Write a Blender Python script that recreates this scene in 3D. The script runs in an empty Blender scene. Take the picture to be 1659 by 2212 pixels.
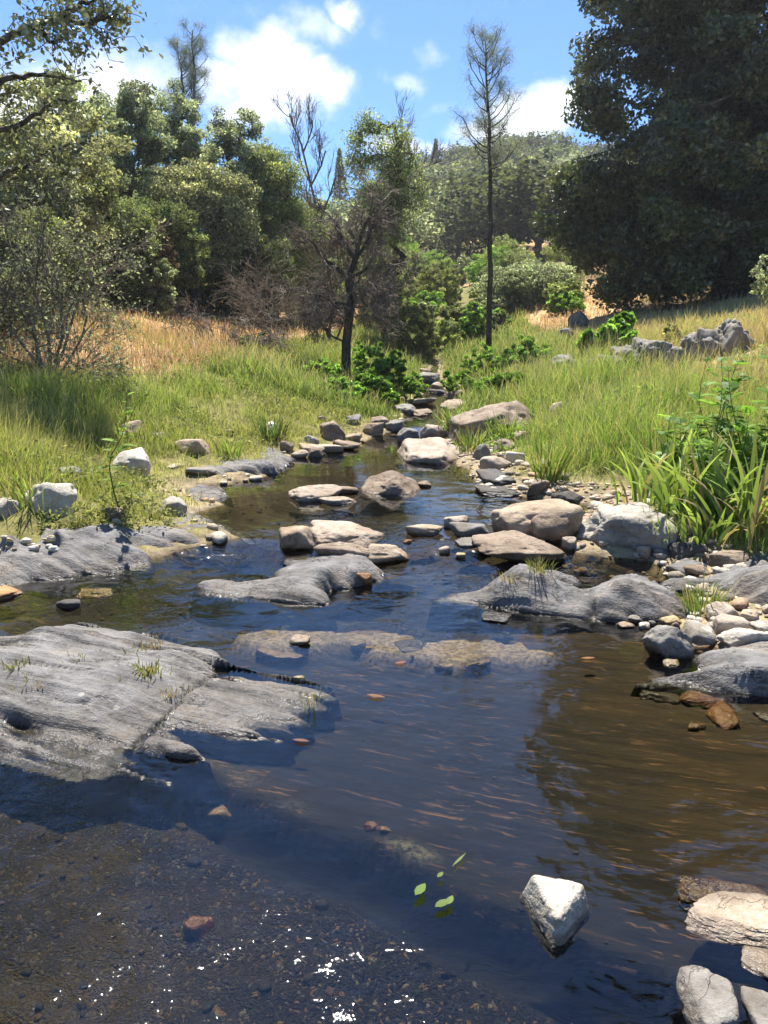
EXPOSURE = 1.5; DENOISE = True; HAZE = .0005
import bpy, math, random
import numpy as np
from mathutils import Vector
C = bpy.context.scene.collection
R = math.radians
# ------------------------------------------------------------------ helpers
def hsh(ix, iy, iz, seed):
    h = (ix.astype(np.int64)*374761393 + iy.astype(np.int64)*668265263 + iz.astype(np.int64)*2147483647 + seed*974634777) & 0xFFFFFFFF
    h = ((h ^ (h >> 13))*1274126177) & 0xFFFFFFFF
    h = ((h ^ (h >> 16))*2246822519) & 0xFFFFFFFF
    h = h ^ (h >> 15)
    return h.astype(np.float64)/4294967295.0
def vn(p, seed=0):
    p = np.asarray(p, float); i = np.floor(p); f = p-i; i = i.astype(np.int64)
    u = f*f*f*(f*(f*6-15)+10); r = 0
    for dx in (0, 1):
        for dy in (0, 1):
            for dz in (0, 1):
                w = (u[:, 0] if dx else 1-u[:, 0])*(u[:, 1] if dy else 1-u[:, 1])*(u[:, 2] if dz else 1-u[:, 2])
                r = r + w*hsh(i[:, 0]+dx, i[:, 1]+dy, i[:, 2]+dz, seed)
    return r
def fbm(p, seed=0, o=4):
    p = np.asarray(p, float); a = .5; r = 0; s = 0
    for k in range(o):
        r = r+a*vn(p*(2**k)+k*17.3, seed+k); s += a; a *= .5
    return r/s-.5
def n2(X, Y, sc=1., seed=0, o=4):
    X = np.atleast_1d(np.asarray(X, float)); Y = np.atleast_1d(np.asarray(Y, float))
    return fbm(np.stack([X.ravel()*sc, Y.ravel()*sc, np.zeros(X.size)+.37], 1), seed, o).reshape(X.shape)
def sst(x, a, b):
    t = np.clip((np.asarray(x, float)-a)/(b-a), 0, 1); return t*t*(3-2*t)
def nrm(v): return v/np.maximum(np.linalg.norm(v, axis=-1, keepdims=True), 1e-9)

class MB:
    """collects vertices, quads, triangles and a colour per vertex"""
    def __init__(s): s.v = []; s.q = []; s.t = []; s.c = []; s.n = 0
    def add(s, V, Q=None, T=None, col=(.5, .5, .5)):
        V = np.asarray(V, float); b = s.n; s.v.append(V); s.n += len(V)
        col = np.asarray(col, float)
        if col.ndim == 1: col = np.repeat(col[None], len(V), 0)
        s.c.append(col)
        if Q is not None and len(Q): s.q.append(np.asarray(Q, np.int64)+b)
        if T is not None and len(T): s.t.append(np.asarray(T, np.int64)+b)
    def mesh(s, name, smooth=True):
        V = np.concatenate(s.v); c = np.concatenate(s.c)
        q = np.concatenate(s.q) if s.q else np.zeros((0, 4), np.int64)
        t = np.concatenate(s.t) if s.t else np.zeros((0, 3), np.int64)
        me = bpy.data.meshes.new(name)
        me.vertices.add(len(V)); me.vertices.foreach_set('co', V.astype(np.float32).ravel())
        me.loops.add(q.size+t.size); me.loops.foreach_set('vertex_index', np.concatenate([q.ravel(), t.ravel()]).astype(np.int32))
        me.polygons.add(len(q)+len(t))
        st = np.concatenate([np.arange(len(q))*4, q.size+np.arange(len(t))*3]).astype(np.int32)
        me.polygons.foreach_set('loop_start', st)
        me.polygons.foreach_set('use_smooth', np.full(len(q)+len(t), smooth, bool))
        me.update(calc_edges=True)
        a = me.attributes.new('Col', 'FLOAT_COLOR', 'POINT')
        a.data.foreach_set('color', np.concatenate([c, np.ones((len(c), 1))], 1).astype(np.float32).ravel())
        return me
    def build(s, name, mat, parent=None, origin=None, smooth=True):
        if origin is not None: s.v = [v-np.asarray(origin, float) for v in s.v]
        me = s.mesh(name, smooth); me.materials.append(mat)
        o = bpy.data.objects.new(name, me); C.objects.link(o)
        if parent is not None: o.parent = parent
        elif origin is not None: o.location = tuple(origin)
        return o
def tag(o, label=None, cat=None, group=None, kind=None):
    if label: o['label'] = label
    if cat: o['category'] = cat
    if group: o['group'] = group
    if kind: o['kind'] = kind
    return o
def empty(name, loc, label, cat, group=None):
    o = bpy.data.objects.new(name, None); o.empty_display_size = .1; C.objects.link(o); o.location = tuple(loc)
    return tag(o, label, cat, group)
def attr(me, name, vals):
    a = me.attributes.new(name, 'FLOAT', 'POINT'); a.data.foreach_set('value', np.asarray(vals, np.float32).ravel())

# ------------------------------------------------------------------ camera geometry
# positions were read off a 1659 x 2212 view of the photograph and turned into points on the ground
F = 1659.0; CX, CY = 829.5, 1106.0; CAMZ = 1.6; PIT = R(13.8)
cp, sp = math.cos(PIT), math.sin(PIT)
def rdir(px, py):
    dx, dy = px-CX, py-CY
    return np.array([dx, F*cp-dy*sp, -F*sp-dy*cp])
def gp(px, py, z=0.):
    d = rdir(px, py); t = (z-CAMZ)/d[2]; return np.array([d[0]*t, d[1]*t, z])
def at(px, py, Y):
    d = rdir(px, py); t = Y/d[1]; return np.array([d[0]*t, Y, CAMZ+d[2]*t])
def proj(P):
    P = np.asarray(P, float).reshape(-1, 3); x = P[:, 0]; y = P[:, 1]; z = P[:, 2]-CAMZ
    dep = y*cp-z*sp; up = y*sp+z*cp
    return CX+F*x/dep, CY-F*up/dep, dep

# ------------------------------------------------------------------ terrain
def zw(Y):
    Y = np.asarray(Y, float)
    return .07*sst(Y, 4.75, 5.5)+np.interp(Y, [10.4, 11.2, 13, 15, 22, 30, 45], [0, .05, .09, .14, .24, .75, 2.2])
def gw(px, py):
    z = 0.
    for _ in range(8): p = gp(px, py, z); z = float(zw(p[1]))
    return (p[0], p[1])
LEFT = [(-3.4, -8), (-3.2, 0), (-3.0, 3.0), (-2.75, 4.2)]+[gw(*p) for p in [(0, 1258), (100, 1240), (200, 1232), (310, 1212), (440, 1182), (530, 1162), (470, 1136), (415, 1110), (485, 1090), (425, 1070), (415, 1056), (560, 1036), (620, 1006), (640, 990), (700, 983), (770, 964), (800, 945), (860, 930), (880, 892), (900, 864), (918, 842), (914, 818), (925, 802)]]+[(1.75, 25.5)]
RIGHT = [(3.6, -8), (3.2, 0), (2.6, 1.4)]+[gw(*p) for p in [(1790, 1700), (1740, 1560), (1700, 1500), (1640, 1440), (1560, 1405), (1490, 1375), (1430, 1345), (1500, 1330), (1505, 1290), (1450, 1250), (1400, 1212), (1245, 1196), (1230, 1150), (1262, 1094), (1190, 1082), (1110, 1070), (1020, 1052), (1012, 1015), (985, 1002), (978, 962), (938, 930), (960, 905), (957, 882), (966, 858), (958, 836), (950, 815), (944, 802)]]+[(1.9, 25.5)]
POLY = np.array(LEFT+RIGHT[::-1])
def sdf_poly(X, Y, P, chunk=60000):
    X = np.asarray(X, float).ravel(); Y = np.asarray(Y, float).ravel(); out = np.empty(X.size)
    A = P; B = np.roll(P, -1, 0)
    for s in range(0, X.size, chunk):
        x = X[s:s+chunk, None]; y = Y[s:s+chunk, None]
        ax, ay, bx, by = A[:, 0], A[:, 1], B[:, 0], B[:, 1]; ex, ey = bx-ax, by-ay
        t = np.clip(((x-ax)*ex+(y-ay)*ey)/(ex*ex+ey*ey+1e-12), 0, 1)
        d = np.sqrt(((x-ax-t*ex)**2+(y-ay-t*ey)**2).min(1))
        cr = ((ay > y) != (by > y)) & (x < ex*(y-ay)/(by-ay+1e-12)+ax)
        out[s:s+chunk] = np.where(cr.sum(1) % 2 == 1, -d, d)
    return out
def xcen(Y):
    return np.interp(Y, [-8, 0, 4, 6, 8, 11, 14, 20, 30, 45, 75, 300], [0, 0, 0, .1, .1, .2, .7, 1.25, 2.25, 3.65, 6.2, 25])
ST = nrm(np.array([1.3, -.46])); NV = np.array([-ST[1], ST[0]])       # strike of the schist and its normal
STEP_A = gp(380, 1640, -.08)[:2]; STEP_B = gp(1110, 1965, -.08)[:2]
BARS = [(gp(612, 1392, -.04), .36, .17), (gp(985, 1414, -.04), .50, .16), (gp(800, 1388, -.04), .30, .10), (gp(1110, 1420, -.04), .24, .08)]
def bar(X, Y):
    b = 0
    for c, rx, ry in BARS: b = np.maximum(b, sst(np.hypot((X-c[0])/rx, (Y-c[1])/ry)+.9*n2(X, Y, 6, 91, 3), 1.05, .75))
    return b
def step_side(X, Y):
    e = STEP_B-STEP_A; L = np.hypot(*e); return (X-STEP_A[0])*e[1]/L-(Y-STEP_A[1])*e[0]/L+.10*n2(X, Y, 2.2, 9, 3)
def ground(X, Y, full=False):
    X = np.atleast_1d(np.asarray(X, float)); Y = np.atleast_1d(np.asarray(Y, float)); sh = X.shape; X = X.ravel(); Y = Y.ravel()
    d = sdf_poly(X, Y, POLY)+.10*n2(X, Y, 1.6, 5, 3)*np.clip(Y/6, .3, 2)
    k_ = sst(Y, 22.5, 25); d = d*(1-k_)+k_*(np.abs(X-xcen(Y))+.05)
    w = zw(Y); lf = X < xcen(Y); lw = sst(X-xcen(Y), .15+.05*np.maximum(Y, 0), -.15-.05*np.maximum(Y, 0))
    # bed
    e = STEP_B-STEP_A; L = np.hypot(*e); nx, ny = e[1]/L, -e[0]/L
    side = step_side(X, Y)
    along = ((X-STEP_A[0])*e[0]+(Y-STEP_A[1])*e[1])/L
    viewer = sst(side, -.022, .022)*sst(along, -3.2, -2.8)
    dep = .03+.13*(1-np.exp(-np.maximum(-d, 0)/.22))+.05*sst(-d, .4, 1.4)+.07*n2(X, Y, 2.5, 3, 4)
    near = sst(Y, 4.6, 3.6)
    dn = dep*.45*(1-viewer)+viewer*(.16+.11*np.exp(-((side-.09)/.075)**2)+.05*n2(X, Y, 2.5, 3, 4)+.02*np.minimum(dep, .2)); dep = dep*(1-near)+near*np.minimum(dn, dep+.1)
    dep = dep*(1-.84*bar(X, Y))
    v = X*NV[0]+Y*NV[1]; u = X*ST[0]+Y*ST[1]
    saw = (v*7+2.5*n2(u*.5, v*.5, 1., 21, 3)) % 1.0
    dep = dep-.012*saw
    dep = dep*np.interp(Y, [0, 10, 14, 30], [1, 1, .5, .4])
    bed = w-np.maximum(dep, .015)
    # banks
    dp = np.maximum(d, 0)
    fade = np.interp(Y, [-10, 45, 110, 400], [1, 1, .22, .1])
    capl = np.minimum(dp, 24+.1*np.maximum(Y-24, 0)); capl = capl*lw+np.minimum(dp, 40)*(1-lw)
    rise = .05*(1-np.exp(-dp/.12))+(.215+.03*lw)*capl*fade*(1-lw*np.interp(Y, [11, 15, 22], [0, .12, .22]))
    rise = rise*(.55+.45*sst(dp, 0, 2.2))
    rise = rise+n2(X, Y, .33, 31, 3)*np.minimum(dp, 3)*.16+n2(X, Y, 2.2, 33, 3)*np.minimum(dp, .6)*.13
    hill = np.interp(Y, [-10, 22, 30, 40, 60, 80, 120, 170, 205, 260, 400], [0, 0, .1, .7, 2.2, 5.2, 14, 27, 34, 37, 37])
    az = X/np.maximum(Y, 1)
    hill = hill*np.where(Y > 45, .22+.78*sst(az, -.15, .09), 1)
    rough = np.interp(Y, [40, 70, 200], [0, .8, 4])*n2(X, Y, .035, 41, 4)
    bank = w+rise+hill+rough
    z = np.where(d < 0, bed, bank)
    z = z+n2(X, Y, 9, 51, 2)*.018*np.clip(1.2-Y/30, 0, 1)
    if full: return z.reshape(sh), d.reshape(sh), (viewer*sst(side+.08*n2(X, Y, 6, 92, 3), .13, .24)).reshape(sh), hill.reshape(sh)
    return z.reshape(sh)
def surf(X, Y):
    z, d, _, _ = ground(X, Y, True); return np.where(d < 0, np.maximum(z, zw(Y)), z)
YS = np.concatenate([np.linspace(.8, 4, 200), np.geomspace(4.01, 260, 900)])
def hit(px, py, bed=False, drop=0.):
    d = rdir(px, py); t = YS/d[1]; X = d[0]*t; Z = CAMZ+d[2]*t
    g = ground(X, YS) if bed else surf(X, YS)
    k = np.argmax(Z < g) if (Z < g).any() else len(YS)-1
    k = max(k, 1); a0 = Z[k-1]-g[k-1]; a1 = Z[k]-g[k]; s = a0/(a0-a1+1e-9) if a0 > 0 else 0
    y = YS[k-1]+(YS[k]-YS[k-1])*np.clip(s, 0, 1); tt = y/d[1]
    return np.array([d[0]*tt, y, CAMZ+d[2]*tt])
# ------------------------------------------------------------------ materials
class NT:
    def __init__(s, name):
        s.m = bpy.data.materials.new(name); s.m.use_nodes = True; s.t = s.m.node_tree; s.t.nodes.clear()
        s.out = s.t.nodes.new('ShaderNodeOutputMaterial')
    def n(s, typ, ins=None, **kw):
        nd = s.t.nodes.new(typ)
        for k, v in kw.items(): setattr(nd, k, v)
        for k, v in (ins or {}).items():
            if isinstance(v, bpy.types.NodeSocket): s.t.links.new(v, nd.inputs[k])
            else: nd.inputs[k].default_value = v
        return nd
    def math(s, op, a, b=0., c=None, clamp=False):
        ins = {0: a, 1: b}
        if c is not None: ins[2] = c
        return s.n('ShaderNodeMath', ins, operation=op, use_clamp=clamp).outputs[0]
    def noise(s, vec, scale, detail=4, rough=.55, dist=0.): return s.n('ShaderNodeTexNoise', {'Vector': vec, 'Scale': scale, 'Detail': detail, 'Roughness': rough, 'Distortion': dist}).outputs[0]
    def ramp(s, fac, a, b, lo=0., hi=1.): return s.n('ShaderNodeMapRange', {0: fac, 1: a, 2: b, 3: lo, 4: hi}, interpolation_type='SMOOTHSTEP').outputs[0]
    def mix(s, f, a, b, blend='MIX'):
        nd = s.t.nodes.new('ShaderNodeMix'); nd.data_type = 'RGBA'; nd.blend_type = blend; nd.clamp_factor = True
        for i, v in ((0, f), (6, a), (7, b)):
            if isinstance(v, bpy.types.NodeSocket): s.t.links.new(v, nd.inputs[i])
            elif i == 0: nd.inputs[0].default_value = v
            else: nd.inputs[i].default_value = (*v, 1) if len(v) == 3 else v
        return nd.outputs[2]
    def attr(s, name): return s.n('ShaderNodeAttribute', attribute_name=name)
    def pos(s): return s.n('ShaderNodeNewGeometry').outputs['Position']
    def bump(s, h, st, dist, nrm=None):
        ins = {'Height': h, 'Strength': st, 'Distance': dist}
        if nrm is not None: ins['Normal'] = nrm
        return s.n('ShaderNodeBump', ins).outputs[0]
    def link(s, a, i=0): s.t.links.new(a, s.out.inputs[i])
    def mapping(s, vec, scale=(1, 1, 1), rot=(0, 0, 0)): return s.n('ShaderNodeMapping', {'Vector': vec, 'Scale': scale, 'Rotation': rot}).outputs[0]
STROT = math.atan2(ST[1], ST[0])
def strike_vec(t, vec): return t.mapping(t.mapping(vec, rot=(0, 0, -STROT)), scale=(1, 1, 1))
def water_level(t, pos):
    s = t.n('ShaderNodeSeparateXYZ', {0: pos}); y = s.outputs[1]
    a = t.ramp(y, 4.75, 5.5, 0., .07)
    b = t.n('ShaderNodeMapRange', {0: y, 1: 10.4, 2: 22., 3: 0., 4: .24}).outputs[0]
    return s.outputs[2], t.math('ADD', a, b)

def leaf_mat(name, transl=.56, gloss=.012, rough=.55, warm=(1.12, 1.08, .74)):
    t = NT(name); c = t.attr('Col').outputs['Color']
    d = t.n('ShaderNodeBsdfDiffuse', {'Color': c}).outputs[0]
    tc = t.mix(1., c, warm, 'MULTIPLY')
    tr = t.n('ShaderNodeBsdfTranslucent', {'Color': tc}).outputs[0]
    m = t.n('ShaderNodeMixShader', {0: transl, 1: d, 2: tr}).outputs[0]
    g = t.n('ShaderNodeBsdfGlossy', {'Color': (.9, .95, 1, 1), 'Roughness': rough}).outputs[0]
    t.link(t.n('ShaderNodeMixShader', {0: gloss, 1: m, 2: g}).outputs[0]); return t.m
M_LEAF = leaf_mat('leaves')
M_OAK = leaf_mat('oak_leaves', .30, .05, .36)
M_HERB = leaf_mat('herb_leaves', .60, .012, .5, (1.1, 1.15, .65))
M_GRASS = leaf_mat('grass_blades', .42, .015, .5, (1.1, 1.15, .6))
M_DRY = leaf_mat('dry_grass_blades', .35, .02, .5, (1.1, 1., .75))
M_NEEDLE = leaf_mat('pine_needles', .3, .02, .5)

def bark_mat(name, c1, c2, sc=14):
    t = NT(name); p = t.n('ShaderNodeTexCoord').outputs['Object']
    n = t.noise(t.mapping(p, (1, 1, .25)), sc, 5, .65)
    n3 = t.noise(p, 3.1, 3, .6)
    col = t.mix(t.ramp(n, .35, .68), c1, c2)
    col = t.mix(t.ramp(n3, .56, .72, 0, .55), col, tuple(min(1, x*2.1+.03) for x in c2))
    b = t.n('ShaderNodeBsdfPrincipled', {'Base Color': col, 'Roughness': .9, 'Specular IOR Level': .2, 'Normal': t.bump(n, .8, .02)})
    t.link(b.outputs[0]); return t.m
M_BARK = bark_mat('oak_bark', (.03, .026, .021), (.10, .085, .068))
M_DEAD = bark_mat('dead_bark', (.09, .073, .056), (.24, .20, .155))
M_PBARK = bark_mat('pine_bark', (.028, .023, .02), (.085, .068, .055), 9)
M_STEM = bark_mat('green_stem', (.08, .1, .03), (.16, .18, .06))

_rock = {}
def rock_mat(kind):
    if kind in _rock: return _rock[kind]
    base, dark, spot, strata, lich = {
        'pale':   ((0.370, 0.341, 0.288), (0.222, 0.200, 0.167), (0.473, 0.444, 0.384), 0., .25),
        'white':  ((0.516, 0.486, 0.421), (0.361, 0.331, 0.275), (0.619, 0.593, 0.533), 0., .1),
        'tan':    ((0.378, 0.297, 0.211), (0.232, 0.172, 0.116), (0.473, 0.396, 0.301), .25, .2),
        'pink':   ((0.387, 0.323, 0.254), (0.258, 0.206, 0.155), (0.490, 0.430, 0.357), .2, .15),
        'brown':  ((0.249, 0.194, 0.142), (0.138, 0.101, 0.071), (0.361, 0.301, 0.232), .2, .35),
        'grey':   ((0.224, 0.211, 0.189), (0.133, 0.122, 0.107), (0.318, 0.301, 0.267), .35, .3),
        'dark':   ((0.090, 0.086, 0.081), (0.043, 0.040, 0.038), (0.172, 0.159, 0.142), .6, .3),
        'schist': ((.165, .160, .156), (.092, .089, .087), (.265, .252, .238), 1., .2),
        'orange': ((0.378, 0.215, 0.099), (0.232, 0.120, 0.052), (0.473, 0.327, 0.181), .1, .05),
        'rust':   ((0.258, 0.116, 0.043), (0.146, 0.065, 0.026), (0.344, 0.189, 0.086), .1, .05),
        'olive':  ((0.116, 0.107, 0.060), (0.069, 0.063, 0.033), (0.172, 0.159, 0.103), .1, .05),
        'yellow': ((0.447, 0.370, 0.202), (0.310, 0.245, 0.125), (0.568, 0.499, 0.344), 0., .0)}[kind]
    t = NT('rock_'+kind); p = t.pos(); oi = t.n('ShaderNodeObjectInfo').outputs['Random']
    off = t.n('ShaderNodeVectorMath', {0: p, 1: t.n('ShaderNodeCombineXYZ', {0: t.math('MULTIPLY', oi, 31.), 1: t.math('MULTIPLY', oi, 17.), 2: oi}).outputs[0]}, operation='ADD').outputs[0]
    a = t.noise(off, 5.5, 6, .62); b = t.noise(off, 38, 4, .7); c = t.noise(off, 130, 3, .7)
    col = t.mix(t.ramp(a, .34, .66), dark, base)
    col = t.mix(t.ramp(b, .55, .72, 0, .65), col, spot)
    col = t.mix(t.ramp(c, .60, .74, 0, .5), col, tuple(x*.42 for x in dark))
    h = t.math('ADD', t.math('MULTIPLY', a, .8), t.math('ADD', t.math('MULTIPLY', b, .35), t.math('MULTIPLY', c, .12)))
    if strata > 0:
        sv = strike_vec(t, off)
        s1 = t.noise(t.mapping(sv, (1.1, 8, 8)), 1.6, 5, .62, .5); s2 = t.noise(t.mapping(sv, (1.8, 30, 26)), 1.5, 4, .6, .4)
        col = t.mix(t.math('MULTIPLY', t.ramp(s1, .44, .66), .2*strata), col, spot)
        col = t.mix(t.math('MULTIPLY', t.ramp(s2, .45, .36), .3*strata), col, tuple(x*.5 for x in dark))
        h = t.math('ADD', h, t.math('ADD', t.math('MULTIPLY', s1, .7*strata), t.math('MULTIPLY', s2, .28*strata)))
    ck = t.math('ABSOLUTE', t.math('SUBTRACT', t.noise(t.mapping(off, (1, 1, 1.7)), 4.3, 5, .6, .5), .5))
    crack = t.math('MULTIPLY', t.ramp(ck, .008, .0), t.ramp(t.noise(off, 2.1, 2), .48, .6))
    col = t.mix(t.math('MULTIPLY', crack, .0 if kind in ('pale', 'white', 'pink', 'grey') else .8 if kind == 'schist' else .4), col, tuple(x*.3 for x in dark)); h = t.math('SUBTRACT', h, t.math('MULTIPLY', crack, .25))
    if kind in ('schist', 'dark', 'grey'):
        o1 = t.noise(off, 2.3, 4, .6)
        col = t.mix(t.ramp(o1, .52, .68, 0, .34), col, (.28, .225, .165))
        o2 = t.noise(off, 1.7, 5, .65); col = t.mix(t.ramp(o2, .60, .66, 0, .6), col, (.085, .08, .075))
    if lich > 0:
        v = t.n('ShaderNodeTexVoronoi', {'Vector': off, 'Scale': 13., 'Randomness': 1.}).outputs['Distance']
        lm = t.math('MULTIPLY', t.ramp(v, .22, .12), t.ramp(t.noise(off, 3., 3), .5, .62))
        col = t.mix(t.math('MULTIPLY', lm, lich*1.6), col, (.5, .5, .43))
    # dampness: dark film at the waterline, brown algae below it, painted gloom on schist
    z, lv = water_level(t, p)
    up = t.math('SUBTRACT', z, lv)
    upn = t.math('SUBTRACT', up, t.math('MULTIPLY', t.math('SUBTRACT', t.noise(p, 14, 3), .5), .035))
    wet = t.ramp(upn, .028, .008)
    sub = t.ramp(up, .004, -.03)
    silt = t.math('MULTIPLY', t.ramp(t.math('ADD', up, t.math('MULTIPLY', t.math('SUBTRACT', a, .5), .22)), .11, .02), t.ramp(b, .35, .6))
    col = t.mix(t.math('MULTIPLY', silt, .55), col, t.mix(1., col, (.62, .50, .36), 'MULTIPLY'))
    col = t.mix(t.math('MULTIPLY', wet, .72), col, t.mix(1., col, (.27, .26, .25), 'MULTIPLY'))
    col = t.mix(t.math('MULTIPLY', sub, .92), col, t.mix(1., col, (.06, .055, .04) if kind in ('schist', 'dark') else (1.0, .80, .50), 'MULTIPLY'))  # schist and dark rock blackened under water, painting in its gloom
    rg = t.ramp(wet, 0, 1, .82, .22)
    bs = t.n('ShaderNodeBsdfPrincipled', {'Base Color': col, 'Roughness': rg, 'Specular IOR Level': .35, 'Normal': t.bump(h, .85, .028)})
    t.link(bs.outputs[0]); _rock[kind] = t.m; return t.m

def ground_mat():
    t = NT('ground'); p = t.pos(); col = t.attr('Col').outputs['Color']
    bed = t.attr('bed').outputs['Fac']; grav = t.attr('gravel').outputs['Fac']; gold = t.attr('gold').outputs['Fac']
    f1 = t.noise(p, 7, 6, .65); f2 = t.noise(p, 45, 4, .7)
    dry = t.mix(1., col, t.mix(t.ramp(f1, .3, .7), (.55, .55, .55), (1.35, 1.3, 1.2)), 'MULTIPLY')
    dry = t.mix(t.ramp(f2, .56, .7, 0, .45), dry, t.mix(1., dry, (1.6, 1.5, 1.4), 'MULTIPLY'))
    dry = t.mix(t.ramp(f2, .44, .33, 0, .6), dry, t.mix(1., dry, (.4, .38, .35), 'MULTIPLY'))
    # schist bed with ochre streaks along the strike
    sv = strike_vec(t, p)
    s1 = t.noise(t.mapping(sv, (1.6, 13, 6)), 1.3, 6, .62, .25)
    s2 = t.noise(t.mapping(sv, (9, 70, 30)), 1., 4, .62, .3)
    s3 = t.noise(t.mapping(sv, (.55, 26, 18)), 1.7, 4, .6, .15)
    big = t.noise(p, 2.1, 4, .6)
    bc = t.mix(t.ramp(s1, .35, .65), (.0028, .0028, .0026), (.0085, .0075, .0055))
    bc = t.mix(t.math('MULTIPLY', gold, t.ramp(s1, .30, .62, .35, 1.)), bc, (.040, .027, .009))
    fleck = t.math('MULTIPLY', t.ramp(s2, .585, .66), t.ramp(big, .40, .58, .1, 1.))
    bc = t.mix(t.math('MULTIPLY', fleck, .7), bc, (.16, .09, .042))
    line = t.math('MULTIPLY', t.ramp(s3, .635, .665), t.ramp(t.noise(p, 8, 4), .40, .58))
    bc = t.mix(t.math('MULTIPLY', line, .6), bc, (.20, .11, .05))
    vo = t.n('ShaderNodeTexVoronoi', {'Vector': t.n('ShaderNodeVectorMath', {0: p, 1: t.n('ShaderNodeVectorMath', {0: t.n('ShaderNodeTexNoise', {'Vector': p, 'Scale': 22.}).outputs['Color'], 1: (.06, .06, .06)}, operation='MULTIPLY').outputs[0]}, operation='ADD').outputs[0], 'Scale': 105.})
    vs = t.n('ShaderNodeSeparateColor', {0: vo.outputs['Color']})
    gc = t.mix(vs.outputs[0], (.002, .002, .0016), (.013, .0105, .007))
    gc = t.mix(t.ramp(vs.outputs[1], .93, .98), gc, (.12, .07, .028))
    gc = t.mix(t.ramp(vs.outputs[2], .93, .97), gc, (.085, .078, .05))
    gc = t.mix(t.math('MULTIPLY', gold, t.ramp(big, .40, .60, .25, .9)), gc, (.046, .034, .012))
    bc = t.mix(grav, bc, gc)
    br = t.mix(t.ramp(f2, .38, .62), (.095, .072, .045), (.27, .215, .145)); br = t.mix(t.ramp(f1, .5, .62, 0, .6), br, (.10, .085, .04))
    bc = t.mix(t.attr('bar').outputs['Fac'], bc, br)
    bc = t.mix(t.math('MULTIPLY', t.attr('lip').outputs['Fac'], t.ramp(f2, .36, .6)), bc, (.115, .11, .075))
    bc = t.mix(t.attr('ledge').outputs['Fac'], bc, (.0016, .0016, .0015))  # shadow band below the sunken step, painted into the bed colour
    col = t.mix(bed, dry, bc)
    h = t.math('ADD', t.math('MULTIPLY', f1, .6), t.math('MULTIPLY', f2, .45))
    hb = t.mix(grav, s1, t.math('MULTIPLY', vo.outputs['Distance'], -1.2))
    hh = t.mix(bed, h, hb)
    rgh = t.ramp(bed, 0., 1., .95, .8)
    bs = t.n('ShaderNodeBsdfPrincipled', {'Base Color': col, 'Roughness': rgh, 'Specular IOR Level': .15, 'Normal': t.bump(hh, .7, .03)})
    t.link(bs.outputs[0]); return t.m

def water_mat():
    t = NT('water'); p = t.pos(); rip = t.math('MULTIPLY', t.attr('rip').outputs['Fac'], t.ramp(t.noise(p, 2.2, 4), .38, .66, .45, 1.5)); grav = t.attr('grav').outputs['Fac']
    w1 = t.noise(t.mapping(p, (1.0, 1.6, 1), (0, 0, R(18))), 5.2, 3, .5, .4)
    w2 = t.noise(t.mapping(p, (1.0, 1.5, 1), (0, 0, R(-22))), 21, 3, .55, .6)
    w3 = t.noise(p, 88, 2, .5, .5)
    h = t.math('ADD', t.math('MULTIPLY', w1, .55), t.math('ADD', t.math('MULTIPLY', t.math('MULTIPLY', w2, .16), rip), t.math('MULTIPLY', t.math('MULTIPLY', w3, .05), grav)))
    nb = t.n('ShaderNodeBump', {'Height': t.math('MULTIPLY', h, rip), 'Strength': 1., 'Distance': .045}).outputs[0]
    fr = t.n('ShaderNodeFresnel', {'IOR': 1.62, 'Normal': nb}).outputs[0]
    tr = t.n('ShaderNodeBsdfTransparent', {'Color': (.80, .78, .68, 1)}).outputs[0]
    gl = t.n('ShaderNodeBsdfGlossy', {'Color': (1, 1, 1, 1), 'Roughness': .045, 'Normal': nb}).outputs[0]
    t.link(t.n('ShaderNodeMixShader', {0: fr, 1: tr, 2: gl}).outputs[0]); return t.m
M_GROUND = ground_mat(); M_WATER = water_mat()

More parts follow.
